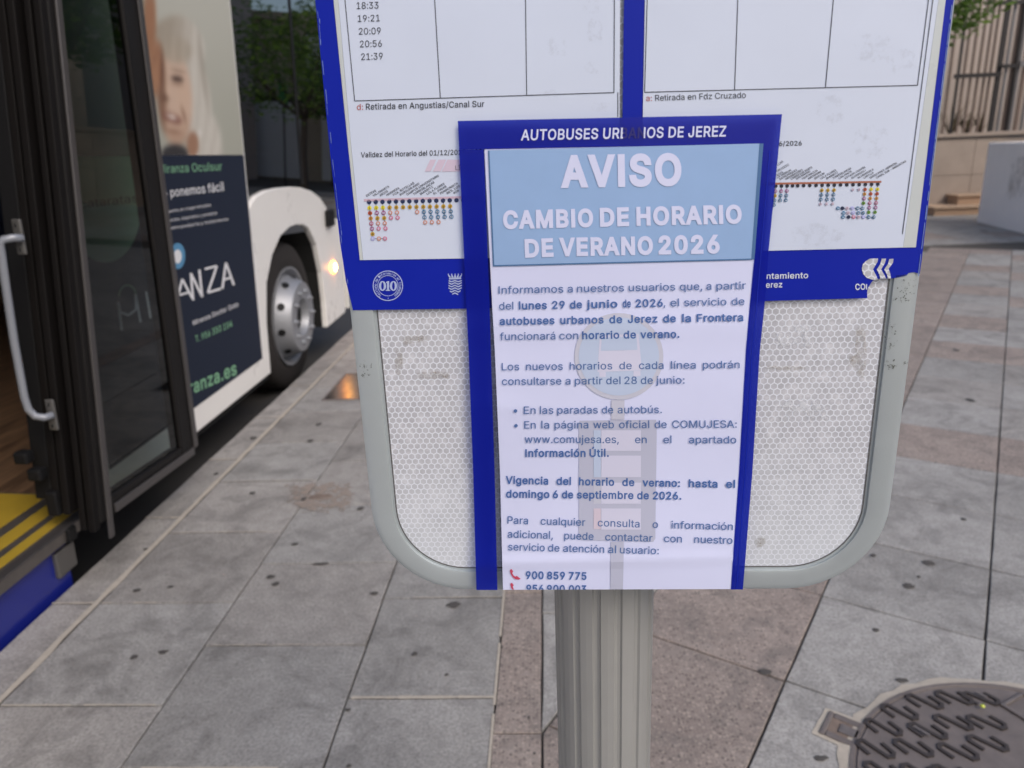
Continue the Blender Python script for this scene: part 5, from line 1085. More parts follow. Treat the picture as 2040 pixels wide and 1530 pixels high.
line(848, 860, 315, 1333, [('domingo', 315, 567, 1), ('6', 587, 617, 1), ('de', 640, 705, 1), ('septiembre', 727, 1055, 1), ('de', 1076, 1145, 1), ('2026.', 1168, 1333, 1)], zf=ZBt)
line(1000, 1038, 322, 1632, [('Para', 323, 443), ('cualquier', 516, 775), ('consulta', 847, 1090), ('o', 1166, 1197), ('información', 1275, 1632)], zf=ZBt)
line(1081, 1118, 323, 1630, [('adicional,', 324, 587), ('puede', 653, 823), ('contactar', 891, 1165), ('con', 1232, 1336), ('nuestro', 1408, 1630)], zf=ZBt)
line(1155, 1178, 327, 1202, [('servicio', 327, 540), ('de', 559, 625), ('atención', 647, 885), ('al', 908, 954), ('usuario:', 976, 1202)], zf=ZBt)
line(1320, 1326, 430, 782, [('900', 430, 533, 1), ('859', 553, 657, 1), ('775', 680, 782, 1)], 14.4, zf=ZBt)
line(1398, 1402, 432, 782, [('956', 433, 533, 1), ('900', 553, 657, 1), ('003', 680, 782, 1)], 14.4, zf=ZBt)
for (x, y_) in ((370, 346), (373, 432)): disc(m, (A(x), ZBt(y_)), 3.6, 'ink_text_blue', NT, 12)
m.build('body_lettering', notice); mB.build('bold_lettering', notice)
m = MB()
NI = lambda x, y_: NP(x, y_, .0002)
NJ = lambda x, y_: NP(x, y_, .00035)
def follow(mb):
    # cut the flat printed shapes finely and lay them back on the bowed sheet
    bm = bmesh.new(); nv = MB(); offs = {'picto_ring': .00010, 'picto_blue': .00022, 'picto_grey': .00012, 'picto_white': .00032, 'picto_orange': .00034}
    for f, k in zip(mb.f, mb.m):
        mat = mb.mats[k]; pts = [proj(mb.v[i]+nb) for i in f]; x0 = min(p[0] for p in pts); x1 = max(p[0] for p in pts); y0 = min(p[1] for p in pts); y1 = max(p[1] for p in pts)
        o_ = offs[mat]+(.00016 if mat in ('picto_blue', 'picto_ring') and x1-x0 < 100 else 0)
        nx, ny = max(1, int((x1-x0)/12)), max(1, int((y1-y0)/12))
        for i in range(nx):
            for j in range(ny):
                q = pts
                a0, a1, b0, b1 = x0+(x1-x0)*i/nx, x0+(x1-x0)*(i+1)/nx, y0+(y1-y0)*j/ny, y0+(y1-y0)*(j+1)/ny
                for (cx, cy, d) in ((-1, 0, -a0), (1, 0, a1), (0, -1, -b0), (0, 1, b1)): q = clip(q, cx, cy, d) if len(q) > 2 else q
                if len(q) > 2: nv.poly([NP(px, py, o_) for px, py in q], mat)
    bm.free(); mb.v, mb.f, mb.m, mb.mats = nv.v, nv.f, nv.m, nv.mats
C1 = (1233, 710)
disc(m, C1, 88.5, 'picto_ring', lambda x, y_: NP(x, y_, .0001), 48, 86.5); disc(m, C1, 80, 'picto_blue', lambda x, y_: NP(x, y_, .0002), 48, 78)
m.poly([NI(*p) for p in ((1195, 668), (1272, 665), (1279, 738), (1190, 741))], 'picto_white'); m.poly([NJ(*p) for p in ((1199, 673), (1268, 670), (1270, 697), (1197, 699))], 'picto_blue')
for x in (1202, 1266): disc(m, (x, 723), 7, 'picto_ring', NJ, 14)
for k in range(3): strip(m, (1217, 718+k*4.5), (1250, 717.4+k*4.5), 1.8, 'picto_ring', NJ)
m.poly([NJ(*p) for p in ((1194, 741), (1207, 741), (1207, 751), (1194, 751))], 'picto_white'); m.poly([NJ(*p) for p in ((1262, 739), (1276, 739), (1276, 749), (1262, 750))], 'picto_white')
m.poly([NI(*p) for p in ((1218, 797), (1244, 797), (1244, 836), (1218, 836))], 'picto_ring')
m.poly([NI(*p) for p in ((1217, 1079), (1243, 1079), (1241, 1174), (1216, 1174))], 'picto_grey')
m.poly([NI(*p) for p in ((1155, 838), (1307, 836), (1308.5, 843), (1305.5, 1073), (1302, 1079), (1158, 1076), (1153.5, 1071), (1153.3, 842))], 'picto_grey')
for (ya, yb) in ((458, 578), (605, 730), (762, 885), (912, 1035)):
    m.poly([NJ(*p) for p in ((A(868), ZBt(ya)), (A(1098), ZBt(ya)), (A(1098), ZBt(yb)), (A(868), ZBt(yb)))], 'picto_white')
for (ya, yb, mt) in ((458, 730, 'picto_blue'), (912, 1032, 'picto_orange'), (762, 885, 'picto_ring')): m.poly([NJ(*p) for p in ((A(824), ZBt(ya)), (A(866), ZBt(ya)), (A(866), ZBt(yb)), (A(824), ZBt(yb)))], mt)
follow(m); m.build('bus_stop_pictogram', notice)
for (x, y_, cut) in ((1016, 1133.5, None), (1017, 1161, 1174.5)):
    m = MB(); pts = [(0, 2), (3, 0), (6.5, 5), (4.5, 8), (6.5, 12.5), (10.5, 15.5), (13.5, 14), (19.5, 18), (21, 20), (17, 21.5), (11, 20.5), (5.5, 16.5), (1.5, 10), (0, 5)]
    q = [(x+a, y_+b) for a, b in pts]
    if cut: q = clip(q, 0, 1, cut)
    n = len(q); m.poly([NT(*p) for p in q], 'phone_red'); m.build('phone_symbol', notice)

# ================================================================== THE BUS
bus = empty('city_bus', BO, 'white city bus at the kerb with an eye clinic advert and its middle door open', 'bus', rot=(0, AL, 0))
DY = 2.42          # far edge of the door opening
arch_in = [(4.13, 0.0), (4.138, .315), (4.19, .535), (4.32, .68), (4.49, .775), (4.66, .81), (4.79, .815), (4.95, .80), (5.06, .765), (5.21, .63), (5.30, .42), (5.335, .20), (5.335, 0.0)]
arch_out = [(5.70, .775), (5.62, .80), (5.55, .815), (5.50, .88), (5.36, .955), (5.16, 1.012), (4.95, 1.042), (4.75, 1.055), (4.5, 1.058), (4.304, 1.052), (4.15, 1.03), (4.06, .996), (4.0, .945), (3.968, .90)]
def yz(pts, x=0.0): return [Vector((x, a, b)) for a, b in pts]
m = MB(); m.prism(yz([(DY, 0.0)]+arch_in+[(5.87, 0.006), (5.88, .40), (5.875, .76)]+arch_out+[(3.968, .80), (DY, .80)]), (-.04, 0, 0), 'bus_white'); m.build('side_panel', bus, bevel=.006, fixn=True)
m = MB(); m.box((-.04, DY, .802), (0, 4.03, 2.85), 'bus_white'); m.build('upper_panel', bus)
m = MB(); m.box((-.10, DY, -.03), (-.012, 4.12, -.001), 'black_plastic'); m.build('skirt_seal', bus)
m = MB(); n = len(arch_in)
for k in range(n-1):
    (a, b), (c_, d_) = arch_in[k], arch_in[k+1]; m.poly([(-.041, a, b), (-.041, c_, d_), (-.55, c_, d_), (-.55, a, b)], 'underside_black')
m.poly(yz([(a, b) for a, b in arch_in], -.55), 'underside_black'); m.build('wheel_housing', bus)
m = MB(); m.box((-2.45, -6, -.10), (-.56, 6.0, -.06), 'underside_black'); m.build('underbody', bus)
# window glass above the arch
m = MB(); m.poly(yz([(4.035, .80), (5.87, .70), (5.98, .76), (6.05, 1.2), (6.05, 2.62), (4.035, 2.62)], -.022), 'bus_window_glass'); m.build('side_window', bus)
m = MB(); m.box((-.05, 4.02, .86), (-.016, 4.05, 2.62), 'black_plastic'); m.build('window_pillar', bus)
m = MB(); m.box((-.05, 5.02, 1.06), (-.018, 5.06, 2.62), 'black_plastic'); m.build('window_pillar', bus)
m = MB(); m.box((-.04, 4.031, 2.62), (0, 6.1, 2.85), 'bus_white'); m.box((-.04, -6, 2.35), (0, DY-.001, 2.85), 'bus_white'); m.build('cant_rail', bus)
m = MB(); m.box((-2.5, -6, 2.85), (0, 6.15, 2.95), 'bus_white'); m.build('roof', bus, bevel=.05)
m = MB(); m.box((-2.5, -6, -.22), (-2.46, 6.1, 1.0), 'bus_white'); m.box((-2.5, -6, 2.3), (-2.46, 6.1, 2.84), 'bus_white'); m.build('far_side', bus)
m = MB(); m.box((-2.49, -6, 1.0), (-2.47, 6.1, 2.3), 'bus_window_glass'); m.build('far_window', bus)
m = MB(); m.box((-2.46, 6.06, .0), (-.02, 6.12, .9), 'bus_white'); m.build('front_panel', bus); m = MB(); m.box((-2.46, 6.07, .905), (-.02, 6.09, 2.6), 'bus_window_glass'); m.build('windscreen', bus)
m = MB(); m.box((-2.46, -6.05, .0), (-.02, -6.0, 2.84), 'bus_white'); m.build('rear_panel', bus)
m = MB(); m.box((-.04, -6, .1), (0, 1.08, .9), 'bus_white'); m.build('side_panel', bus)
m = MB(); m.box((-.03, -6, .905), (-.01, 1.08, 2.345), 'bus_window_glass'); m.build('side_window', bus)
# interior
m = MB(); m.box((-2.45, -5.9, .04), (-.57, 6.0, .095), 'wood_floor'); m.box((-.569, -5.9, .04), (-.02, 3.95, .0949), 'wood_floor'); m.build('floor', bus)
m = MB(); m.box((-2.455, -5.9, .10), (-2.43, 6.0, 1.0), 'wood_floor'); m.build('inner_lining', bus)
m = MB(); m.box((-2.4, -5.9, 2.75), (-.05, 6.0, 2.78), 'black_plastic'); m.build('ceiling_lining', bus)
def seat(x, y_):
    m = MB(); m.box((x, y_, .45), (x+.42, y_+.42, .55), 'seat_blue'); m.box((x, y_-.08, .55), (x+.42, y_+.02, 1.25), 'seat_blue'); m.box((x+.18, y_+.15, .10), (x+.24, y_+.25, .45), 'black_plastic'); m.build('seat', bus, bevel=.02)
for y_ in (3.9, 5.0): seat(-.62, y_) if y_ > 4 else None; seat(-2.3, y_)
for y_ in (-2, -1, 0.2, 1.1, 2.0): seat(-2.3, y_)
# door sill, yellow warning stripes, blue skirt
m = MB(); m.box((-.02, 1.09, .055), (.085, 2.20, .0945), 'sill_metal'); m.box((.0555, 1.09, .0949), (.088, 2.20, .101), 'leaf_highlight'); m.build('door_sill', bus, bevel=.003)
m = MB(); m.box((-.05, -6, -.24), (.055, 2.075, .054), 'bus_blue'); m.build('blue_skirt', bus, bevel=.004)
m = MB(); m.box((.01, 2.0, -.06), (.070, 2.095, .03), 'bracket_metal'); m.build('ramp_catch', bus, bevel=.006)
# floor stripes measured where they lie
def flr(px, py):
    d = ray(px, py); o_ = CAM-BO; t = (.0975-o_.dot(EZ))/d.dot(EZ); p = o_+d*t; return Vector((p.dot(EX), p.y, .0975))
a_, b_ = flr(150, 1012), flr(20, 1105)
m = MB()
s1 = [flr(138, 1004), flr(152, 1012), flr(30, 1098), flr(15, 1088)]
print('stripe', s1, flr(0, 1035), flr(100, 985))
m.box((.000, 1.1, .0972), (.040, 2.20, .0982), 'floor_yellow'); m.build('warning_stripe', bus); m = MB(); m.box((-.085, 1.1, .0972), (-.030, 2.25, .0982), 'floor_yellow'); m.build('warning_stripe', bus); m = MB(); m.box((-.60, 1.1, .0972), (-.128, 2.28, .0982), 'floor_yellow'); m.build('warning_panel', bus)
m = MB(); m.box((-.61, 1.095, .0951), (.055, 2.29, .0968), 'sill_metal'); m.build('ramp_plate', bus)
# open door leaf standing outside the body
XL = .20
def ly(z): return 2.055+.105*max(0, z-.11)
m = MB()
def bar(y0f, y1f, z0, z1, x0, x1, mat, mbx=None):
    k = mbx or m; vs = []
    for z in (z0, z1):
        for (x, yf) in ((x0, y0f), (x1, y0f), (x1, y1f), (x0, y1f)): vs.append((x, yf(z), z))
    k.mesh(vs, [(0, 1, 2, 3), (7, 6, 5, 4), (0, 4, 5, 1), (1, 5, 6, 2), (2, 6, 7, 3), (3, 7, 4, 0)], mat)
R1 = lambda z: 2.742
bar(ly, lambda z: ly(z)+.062, .115, 2.35, .13, XL, 'leaf_frame'); bar(lambda z: 2.615, R1, .10, 2.35, .15, XL, 'leaf_frame')
m.mesh([(x, y_, z) for x in (.15, XL) for y_, z in ((2.122, .115), (2.6145, .085), (2.6145, .150), (2.122, .180))], [(0, 1, 2, 3), (7, 6, 5, 4), (0, 4, 5, 1), (1, 5, 6, 2), (2, 6, 7, 3), (3, 7, 4, 0)], 'leaf_frame')
m.build('door_frame', bus, bevel=.006, fixn=True)
m = MB(); bar(lambda z: ly(z)+.020, lambda z: ly(z)+.045, .05, 2.34, XL+.0005, XL+.010, 'leaf_highlight'); bar(lambda z: 2.706, lambda z: 2.738, .11, 2.34, XL+.0005, XL+.007, 'leaf_highlight')
m.mesh([(x, y_, z) for x in (XL+.0005, XL+.008) for y_, z in ((2.13, .118), (2.70, .086), (2.70, .118), (2.13, .150))], [(0, 1, 2, 3), (7, 6, 5, 4), (0, 4, 5, 1), (1, 5, 6, 2), (2, 6, 7, 3), (3, 7, 4, 0)], 'leaf_highlight'); m.build('door_trim', bus, bevel=.003, fixn=True)
m = MB(); m.poly([(XL-.012, ly(.17)+.058, .17), (XL-.012, 2.618, .14), (XL-.012, 2.618, 2.34), (XL-.012, ly(2.34)+.058, 2.34)], 'door_glass'); m.build('door_pane', bus)
for k, (x0, x1, d0) in enumerate(((.172, .196, .030), (.140, .160, .022), (.100, .124, .036), (.060, .085, .020))):
    m = MB(); bar(lambda z: ly(z)-d0, lambda z: ly(z)-.0005 if x0 > .12 else ly(z)+.02, .10 if k < 2 else .16, 2.33, x0, x1, 'black_rubber'); m.build('rubber_seal', bus, bevel=.004, fixn=True)
m = MB(); bar(lambda z: ly(z)-.012, lambda z: ly(z)+.03, .20, 2.33, .0, .055, 'black_plastic'); m.build('door_post', bus, bevel=.004, fixn=True)
m = MB()
for (lo, hi) in (((.0, 1.99, .345), (.045, 2.03, .385)), ((.025, 2.00, .285), (.07, 2.04, .325)), ((.045, 2.03, .15), (.085, 2.065, .235)), ((.06, 2.04, .05), (.10, 2.08, .10))): m = MB(); m.box(lo, hi, 'black_plastic'); m.build('door_linkage', bus, bevel=.008)
# grab rail inside the leaf: traced in the cross plane it stands in
def hx(px, py, Y):
    p = gy(px, py, Y)-BO; return Vector((p.dot(EX), p.y, p.dot(EZ)))
hr = [(46, 474, 2.02), (26, 474, 2.0), (8, 477, 1.99), (0, 484, 1.985), (2, 500, 1.985), (10, 560, 1.985), (28, 680, 1.985), (48, 790, 1.985), (56, 815, 1.985), (70, 829, 1.99), (88, 832, 2.0), (106, 826, 2.02)]
m = MB(); m.tube([hx(*p) for p in hr], .0112, 'rail_grey', 12); m.build('grab_rail', bus, smooth=True)
for (x, y_) in ((39, 472), (104, 826)):
    m = MB(); c = hx(x, y_, 2.028)
    m.box((c.x-.014, c.y-.006, c.z-.050), (c.x+.014, c.y+.004, c.z+.050), 'bracket_metal'); 
    for dz in (-.034, .034): m.lathe([(0, .0), (0, .006)], 'black_plastic', 'x', 8, (c.x, c.y-.007, c.z+dz))
    m.build('rail_bracket', bus, bevel=.011)
# advert
AX = .0035
def PAd(px, py, e=0.0): 
    v = gb(px, py, AX+e); return v
m = MB(); m.box((.0005, DY+.03, .124), (AX-.0005, 4.012, 1.249), 'ad_navy'); m.build('advert_panel', bus)
# portrait print as vertex colours
def smooth(a, b, x): t = max(0, min(1, (x-a)/(b-a))); return t*t*(3-2*t)
def lerp(a, b, t): return tuple(x+(y_-x)*t for x, y_ in zip(a, b))
def ell(x, y_, cx, cy, rx, ry, soft=.18, ang=0.0):
    dx, dy = x-cx, y_-cy; ca, sa = math.cos(ang), math.sin(ang); dx, dy = dx*ca+dy*sa, -dx*sa+dy*ca
    return 1-smooth(1-soft, 1+soft, math.hypot(dx/rx, dy/ry))
def portrait(x, y_):
    c = lerp((176, 175, 164), (160, 160, 148), smooth(0, 320, y_))
    if x < 285: return lerp((120, 128, 112), (104, 112, 100), smooth(0, 330, y_))
    hair = max(ell(x, y_, 350, 105, 58, 74, .10), ell(x, y_, 383, 190, 36, 112, .12, -.16), ell(x, y_, 408, 285, 34, 70, .2, -.1))
    w1 = .7*math.sin(x*.31+y_*.03+1.7*math.sin(y_*.021))+.6*math.sin(x*.77-y_*.05)+.4*math.sin(x*1.31+y_*.09)
    hc = lerp((158, 148, 133), (196, 191, 181), smooth(325, 400, x+.12*(y_-100))); hc = lerp(hc, (140, 130, 116), max(0, min(.4, .15*w1+.08)))
    c = lerp(c, hc, hair); c = lerp(c, (128, 120, 106), .45*ell(x, y_, 404, 140, 5, 70, .6, -.12))
    face = ell(x, y_, 348, 195, 35, 97, .16, -.06)
    fc = lerp((196, 170, 150), (170, 138, 116), smooth(210, 300, y_)); fc = lerp(fc, (112, 78, 58), .8*ell(x, y_, 316, 205, 15, 95, .5)); fc = lerp(fc, (196, 168, 146), .7*ell(x, y_, 366, 190, 13, 34, .6)); c = lerp(c, fc, face)
    c = lerp(c, lerp((176, 166, 150), (150, 138, 122), .5+.3*w1), .85*ell(x, y_, 352, 100, 30, 26, .35, .3))
    c = lerp(c, (160, 118, 90), ell(x, y_, 306, 140, 17, 60, .2, .1)); c = lerp(c, (150, 108, 80), ell(x, y_, 298, 40, 13, 70, .2)); c = lerp(c, (96, 64, 48), .8*ell(x, y_, 323, 138, 4, 40, .6)); c = lerp(c, (120, 84, 62), .6*ell(x, y_, 310, 112, 2.5, 24, .6, .3))
    c = lerp(c, (70, 52, 44), ell(x, y_, 353, 157, 12, 5.5, .5, .15)); c = lerp(c, (122, 100, 84), .8*ell(x, y_, 354, 141, 15, 2.6, .6, .12)); c = lerp(c, (128, 96, 78), .6*ell(x, y_, 353, 168, 13, 3, .7, .15))
    c = lerp(c, (100, 70, 54), .9*ell(x, y_, 329, 195, 8, 7, .6)); c = lerp(c, (206, 178, 156), .6*ell(x, y_, 335, 180, 4, 18, .6))
    c = lerp(c, (112, 66, 56), ell(x, y_, 343, 235, 19, 8.5, .35, .42)); c = lerp(c, (214, 204, 194), ell(x, y_, 342, 233, 13, 4, .4, .42))
    c = lerp(c, (120, 86, 68), .7*ell(x, y_, 366, 228, 2.6, 17, .7, -.25)); c = lerp(c, (126, 90, 70), .6*ell(x, y_, 345, 262, 16, 4, .7, .2))
    c = lerp(c, (150, 114, 92), ell(x, y_, 384, 288, 12, 26, .25)); c = lerp(c, (48, 46, 48), ell(x, y_, 348, 306, 26, 18, .2)); c = lerp(c, (210, 206, 200), ell(x, y_, 398, 265, 3.5, 6, .5))
    return c
ny, nz = 110, 110; me = bpy.data.meshes.new('portrait_print'); vs = []; fs = []; Y0, Y1, Z0, Z1 = DY+.03, 4.012, 1.2505, 2.35
for j in range(nz+1):
    for i in range(ny+1): vs.append((AX, Y0+(Y1-Y0)*i/ny, Z0+(Z1-Z0)*j/nz))
for j in range(nz):
    for i in range(ny): a = j*(ny+1)+i; fs.append((a, a+1, a+ny+2, a+ny+1))
me.from_pydata(vs, [], fs); ca = me.color_attributes.new('Col', 'FLOAT_COLOR', 'POINT')
cols_ = [portrait(*proj(busw(*v))) for v in vs]
for it in range(2):
    new_ = list(cols_)
    for j in range(1, nz):
        for i in range(1, ny):
            k = j*(ny+1)+i; nb4 = (cols_[k], cols_[k], cols_[k-1], cols_[k+1], cols_[k-ny-1], cols_[k+ny+1]); new_[k] = tuple(sum(c[q_] for c in nb4)/6 for q_ in range(3))
    cols_ = new_
for k, v in enumerate(vs): ca.data[k].color = srgb(*cols_[k], 1.08)
me.materials.append(MATS['printed_photo']); link('advert_photo', me, bus)
m = MB()
E1 = lambda x, y_: PAd(x, y_, .001)
BR = -.35
put(m, 'Miranza Oculsur', (316, 345), (443, 339), 16, 'ad_green', E1, .006, up=(-.10, -.995))
put(m, 'lo ponemos fácil', (322, 394), (446, 380), 17, 'ad_white', E1, .012, up=(-.10, -.995))
put(m, 'Miranza Doctor Soto', (385, 648), (475, 610), 9, 'ad_white', E1, .012, up=(-.10, -.995))
put(m, 'T. 956 350 104', (390, 682), (463, 650), 12, 'ad_green', E1, .02, up=(-.10, -.995))
for a, b, t_ in (((330, 425), (420, 411), 'Expertos en cirugía refractiva'), ((330, 443), (432, 427), 'cataratas, diagnóstico y presbicia'), ((330, 459), (455, 439), 'oftalmopediatría y tratamiento')):
    put(m, t_, a, b, 6.0, 'ad_white', E1, .0, up=(-.10, -.995))
m.build('advert_lettering', bus)
m = MB()
def stroke(pts, wd, mat): 
    for a, b in zip(pts, pts[1:]): strip(m, a, b, wd, mat, E1)
stroke([(352, 604), (363, 556), (383, 594)], 4.5, 'ad_white'); stroke([(357, 588), (377, 582)], 4, 'ad_white')
stroke([(385, 598), (380, 544), (403, 592), (397, 537)], 4.5, 'ad_white'); stroke([(408, 536), (432, 530), (414, 583), (440, 575)], 4.5, 'ad_white')
stroke([(443, 575), (450, 523), (466, 568)], 4.5, 'ad_white'); stroke([(447, 557), (462, 552)], 4, 'ad_white')
# the part of the logo seen through the door glass
stroke([(243, 658), (235, 602), (240, 622), (256, 628), (271, 617), (270, 586), (280, 642)], 4.5, 'ad_white')
for k in range(9):
    a0, a1 = math.pi*(1+k/9), math.pi*(1+(k+1)/9); strip(m, (254+17*math.cos(a0), 590+17*math.sin(a0)*1.3), (254+17*math.cos(a1), 590+17*math.sin(a1)*1.3), 3.5, 'ad_green_dull', E1)
stroke([(291, 581), (300, 634)], 4.5, 'ad_white'); stroke([(318, 624), (310, 572), (326, 570), (332, 588), (318, 598), (338, 618)], 4.5, 'ad_white')
m.build('advert_logo', bus)['kind'] = 'stuff'
m = MB(); put(m, 'miranza.es', (352, 798), (472, 745), 25, 'ad_green', E1, .03, up=(-.10, -.995)); m.build('web_address', bus)
m = MB(); disc(m, (354, 510), 15, 'ad_cyan', E1, 24, 26); disc(m, (354, 511), 8, 'ad_white', lambda x, y_: PAd(x, y_, .002), 20, 14); m.build('advert_badge', bus)
m = MB()
pts = []
for k in range(33):
    a = math.radians(90-180*k/32*1.0); pts.append((2.66+.265*math.cos(a-math.pi/2+math.pi/2), 1.13+.26*math.sin(a)))
pts = [(2.66+.27*math.cos(math.radians(t)), 1.135+.262*math.sin(math.radians(t))) for t in range(-140, 26, 6)]+[(2.90, 1.248), (2.455, 1.248)]
m.poly(yz(pts, AX+.0005), 'ad_green_dull')
put(m, 'cataratas', (160, 415), (275, 402), 16, 'ad_navy', lambda x, y_: PAd(x, y_, .0015), .004, up=(-.10, -.995)); m.build('advert_disc', bus)
# front wheel
wh = MB(); wc = (0, 4.735, .215)
wh.lathe([(-.34, .28), (-.34, .44), (-.31, .485), (-.27, .49), (-.12, .49), (-.088, .482), (-.070, .455), (-.064, .40), (-.062, .36), (-.075, .325)], 'tyre_rubber', 'x', 56, wc); tyre = wh.build('tyre', bus, smooth=True)
wr = MB(); wr.lathe([(-.075, .327), (-.058, .330), (-.060, .318), (-.085, .305), (-.115, .292), (-.105, .280), (-.070, .272), (-.02, .250), (.012, .236), (.020, .230), (.022, .218), (.020, .125), (.010, .118), (-.07, .108), (-.07, 0.0)], 'steel_rim', 'x', 56, wc)
rim = wr.build('wheel_rim', bus, smooth=True); md = rim.modifiers.new('es', 'EDGE_SPLIT'); md.split_angle = math.radians(32)
m = MB()
for k in range(10):
    a = 2*math.pi*(k+.3)/10; cy, cz = wc[1]+.262*math.cos(a), wc[2]+.262*math.sin(a); t1 = Vector((0, -math.sin(a), math.cos(a))); t2 = Vector((.050, -.020*math.cos(a), -.020*math.sin(a)))
    c0 = Vector((-.042, cy, cz)); m.poly([c0+t1*.024*math.cos(q_)+t2*.45*math.sin(q_)+Vector((.004, .006*math.cos(a), .006*math.sin(a))) for q_ in [2*math.pi*i/12 for i in range(12)]], 'black_plastic')
m.build('hand_hole', bus)
for k in range(10):
    a = 2*math.pi*k/10; m = MB() if k == 0 else m
    if k == 0:
        m.lathe([(0, .017), (.010, .016), (.014, .012), (.026, .011), (.028, 0)], 'steel_rim', 'x', 10); b0 = m.build('wheel_nut', bus); o = b0
    else: o = link('wheel_nut', b0.data, bus)
    o.location = (.021, wc[1]+.172*math.cos(a), wc[2]+.172*math.sin(a))
m = MB(); m.lathe([(-.06, .100), (-.02, .085), (-.008, .05), (-.006, 0)], 'black_plastic', 'x', 28, wc); m.build('hub', bus, smooth=True)
m = MB(); m.lathe([(0.0, .046), (.012, .043), (.018, .030)], 'indicator', 'x', 20, (0.0, 5.585, .420)); m.build('side_indicator', bus, smooth=True)
m = MB(); m.lathe([(.0182, .030), (.022, .018), (.023, 0)], 'indicator_core', 'x', 20, (0.0, 5.585, .420)); m.build('indicator_bulb', bus, smooth=True)
m = MB(); m.box((.002, 5.44, .735), (.035, 5.60, .86), 'black_plastic'); m.build('side_sensor', bus, bevel=.012)
# hidden rear wheel keeps the bus standing
m = MB(); m.lathe([(-.34, .0), (-.34, .44), (-.31, .485), (-.12, .49), (-.08, .48), (-.064, .40), (-.075, .325), (-.2, .3), (-.2, 0)], 'tyre_rubber', 'x', 40, (0, -3.6, .215)); m.build('tyre', bus, smooth=True)

# ================================================================== THE RIGHT-HAND BACKGROUND
wall = empty('garden_wall', (6.9, 14.0, 0), 'beige rendered low wall with stone steps below the railing', 'wall')
m = MB(); m.box((-2.4, .03, -.02), (3.0, .25, 1.30), 'beige_wall'); m.build('wall_core', wall)
for i in range(5):
    for (za, zb) in ((.0, .64), (.648, 1.295)):
        m = MB(); xo = .35 if za > .1 else 0; m.box((-2.4+i*1.08, 0, za), (-2.4+i*1.08+1.072, .0295, zb), 'beige_wall'); m.build('stone_panel', wall)
m = MB(); m.box((-2.42, -.03, 1.302), (3.0, .28, 1.36), 'beige_wall'); m.build('coping', wall)
def WB(px, py, Y): p = gy(px, py, Y); return p
stp = empty('stone_steps', (7.0, 13.2, 0), 'worn beige stone steps rising beside the white block wall', 'steps')
l1 = gy(1857, 412, 13.4); l2 = gy(1905, 388, 13.7)
m = MB(); m.box((l1.x-7.0, 0.1, -.01), (2.2, .78, l1.z-.03), 'step_riser'); m.box((l1.x-7.03, .06, l1.z-.028), (2.2, .78, l1.z), 'step_stone'); m.build('step', stp)
m = MB(); m.box((l2.x-7.0, .42, l1.z+.001), (2.2, .785, l2.z-.03), 'step_riser'); m.box((l2.x-7.03, .38, l2.z-.028), (2.2, .785, l2.z), 'step_stone'); m.build('step', stp)
blk = empty('white_block_wall', (6.87, 12.1, 0), 'off white rendered block wall with a dark stain, right of the steps', 'wall')
m = MB(); th = .0
pA, pB_ = Vector((6.87, 12.1, 0)), gz(2040, 466); dr = (pB_-pA).normalized(); nr = Vector((-dr.y, dr.x, 0));  nr = nr if nr.x > 0 else -nr
pE = pA+dr*4.0
hz_ = gy(1966, 284, 12.1).z
m.prism([(0, 0, -.02), tuple(pE-pA+Vector((0, 0, -.02))), tuple(pE-pA+nr*.9+Vector((0, 0, -.02))), tuple(nr*.9+Vector((0, 0, -.02)))], (0, 0, hz_+.02), 'white_wall'); m.build('rendered_block', blk, bevel=.03, fixn=True)
m = MB(); q0 = pA+dr*.9-nr*.004
patch(m, [(q0.x-pA.x+dr.x*a, q0.y-pA.y+dr.y*a, z) for a, z in ((0, .35), (.9, .35), (.9, 1.1), (0, 1.1))], 'wall_stain', lambda x, y_, z: Vector((x, y_, z))); m.build('stain', blk)
# railing over the low wall
YF = 14.05
def rail_pt(px, py, Y=YF): return gy(px, py, Y)
fen = empty('railing', (7.2, YF, 1.36), 'dark steel railing with brown slats on the beige low wall', 'railing')
fb = Vector((7.2, YF, 1.36))
def vbar(px, w_, mat, name, Y=YF, z0=1.37, z1=3.9, e=0.0):
    p = gy(px, 200, Y); m = MB(); m.box((p.x-w_/2, Y-.02+e, z0), (p.x+w_/2, Y+.02+e, z1), mat); return m.build(name, fen, base=fb)
for px in (1905, 1972+8): pass
vbar(1902, .035, 'fence_dark', 'frame_post'); vbar(1981, .085, 'fence_dark', 'frame_post')
for px in (1916, 1930, 1944, 1957, 1968): vbar(px, .030, 'fence_brown', 'slat', e=.045)
for px in (1846, 1860, 1874, 1888): vbar(px, .030, 'fence_brown', 'slat', e=.045)
for k, px in enumerate((1996, 2008, 2020, 2032, 2044, 2056, 2068, 2080)): vbar(px, .06 if k % 2 else .045, 'fence_brown' if k % 2 else 'fence_grey', 'slat', e=.02)
vbar(2012, .05, 'fence_dark', 'frame_post', e=-.03)
for (pxa, pxb, py, h, mat) in ((1897, 1990, 153, .07, 'fence_dark'), (1860, 2100, 274, .07, 'fence_dark'), (1990, 2020, 133, .06, 'fence_dark'), (2004, 2100, 271, .05, 'fence_grey'), (1985, 2060, 8, .06, 'fence_dark'), (2028, 2100, 128, .10, 'fence_grey')):
    a, b = gy(pxa, py, YF), gy(pxb, py, YF); m = MB(); m.box((a.x, YF-.075, a.z-h/2), (b.x, YF-.045, a.z+h/2), mat); m.build('rail', fen, base=fb)
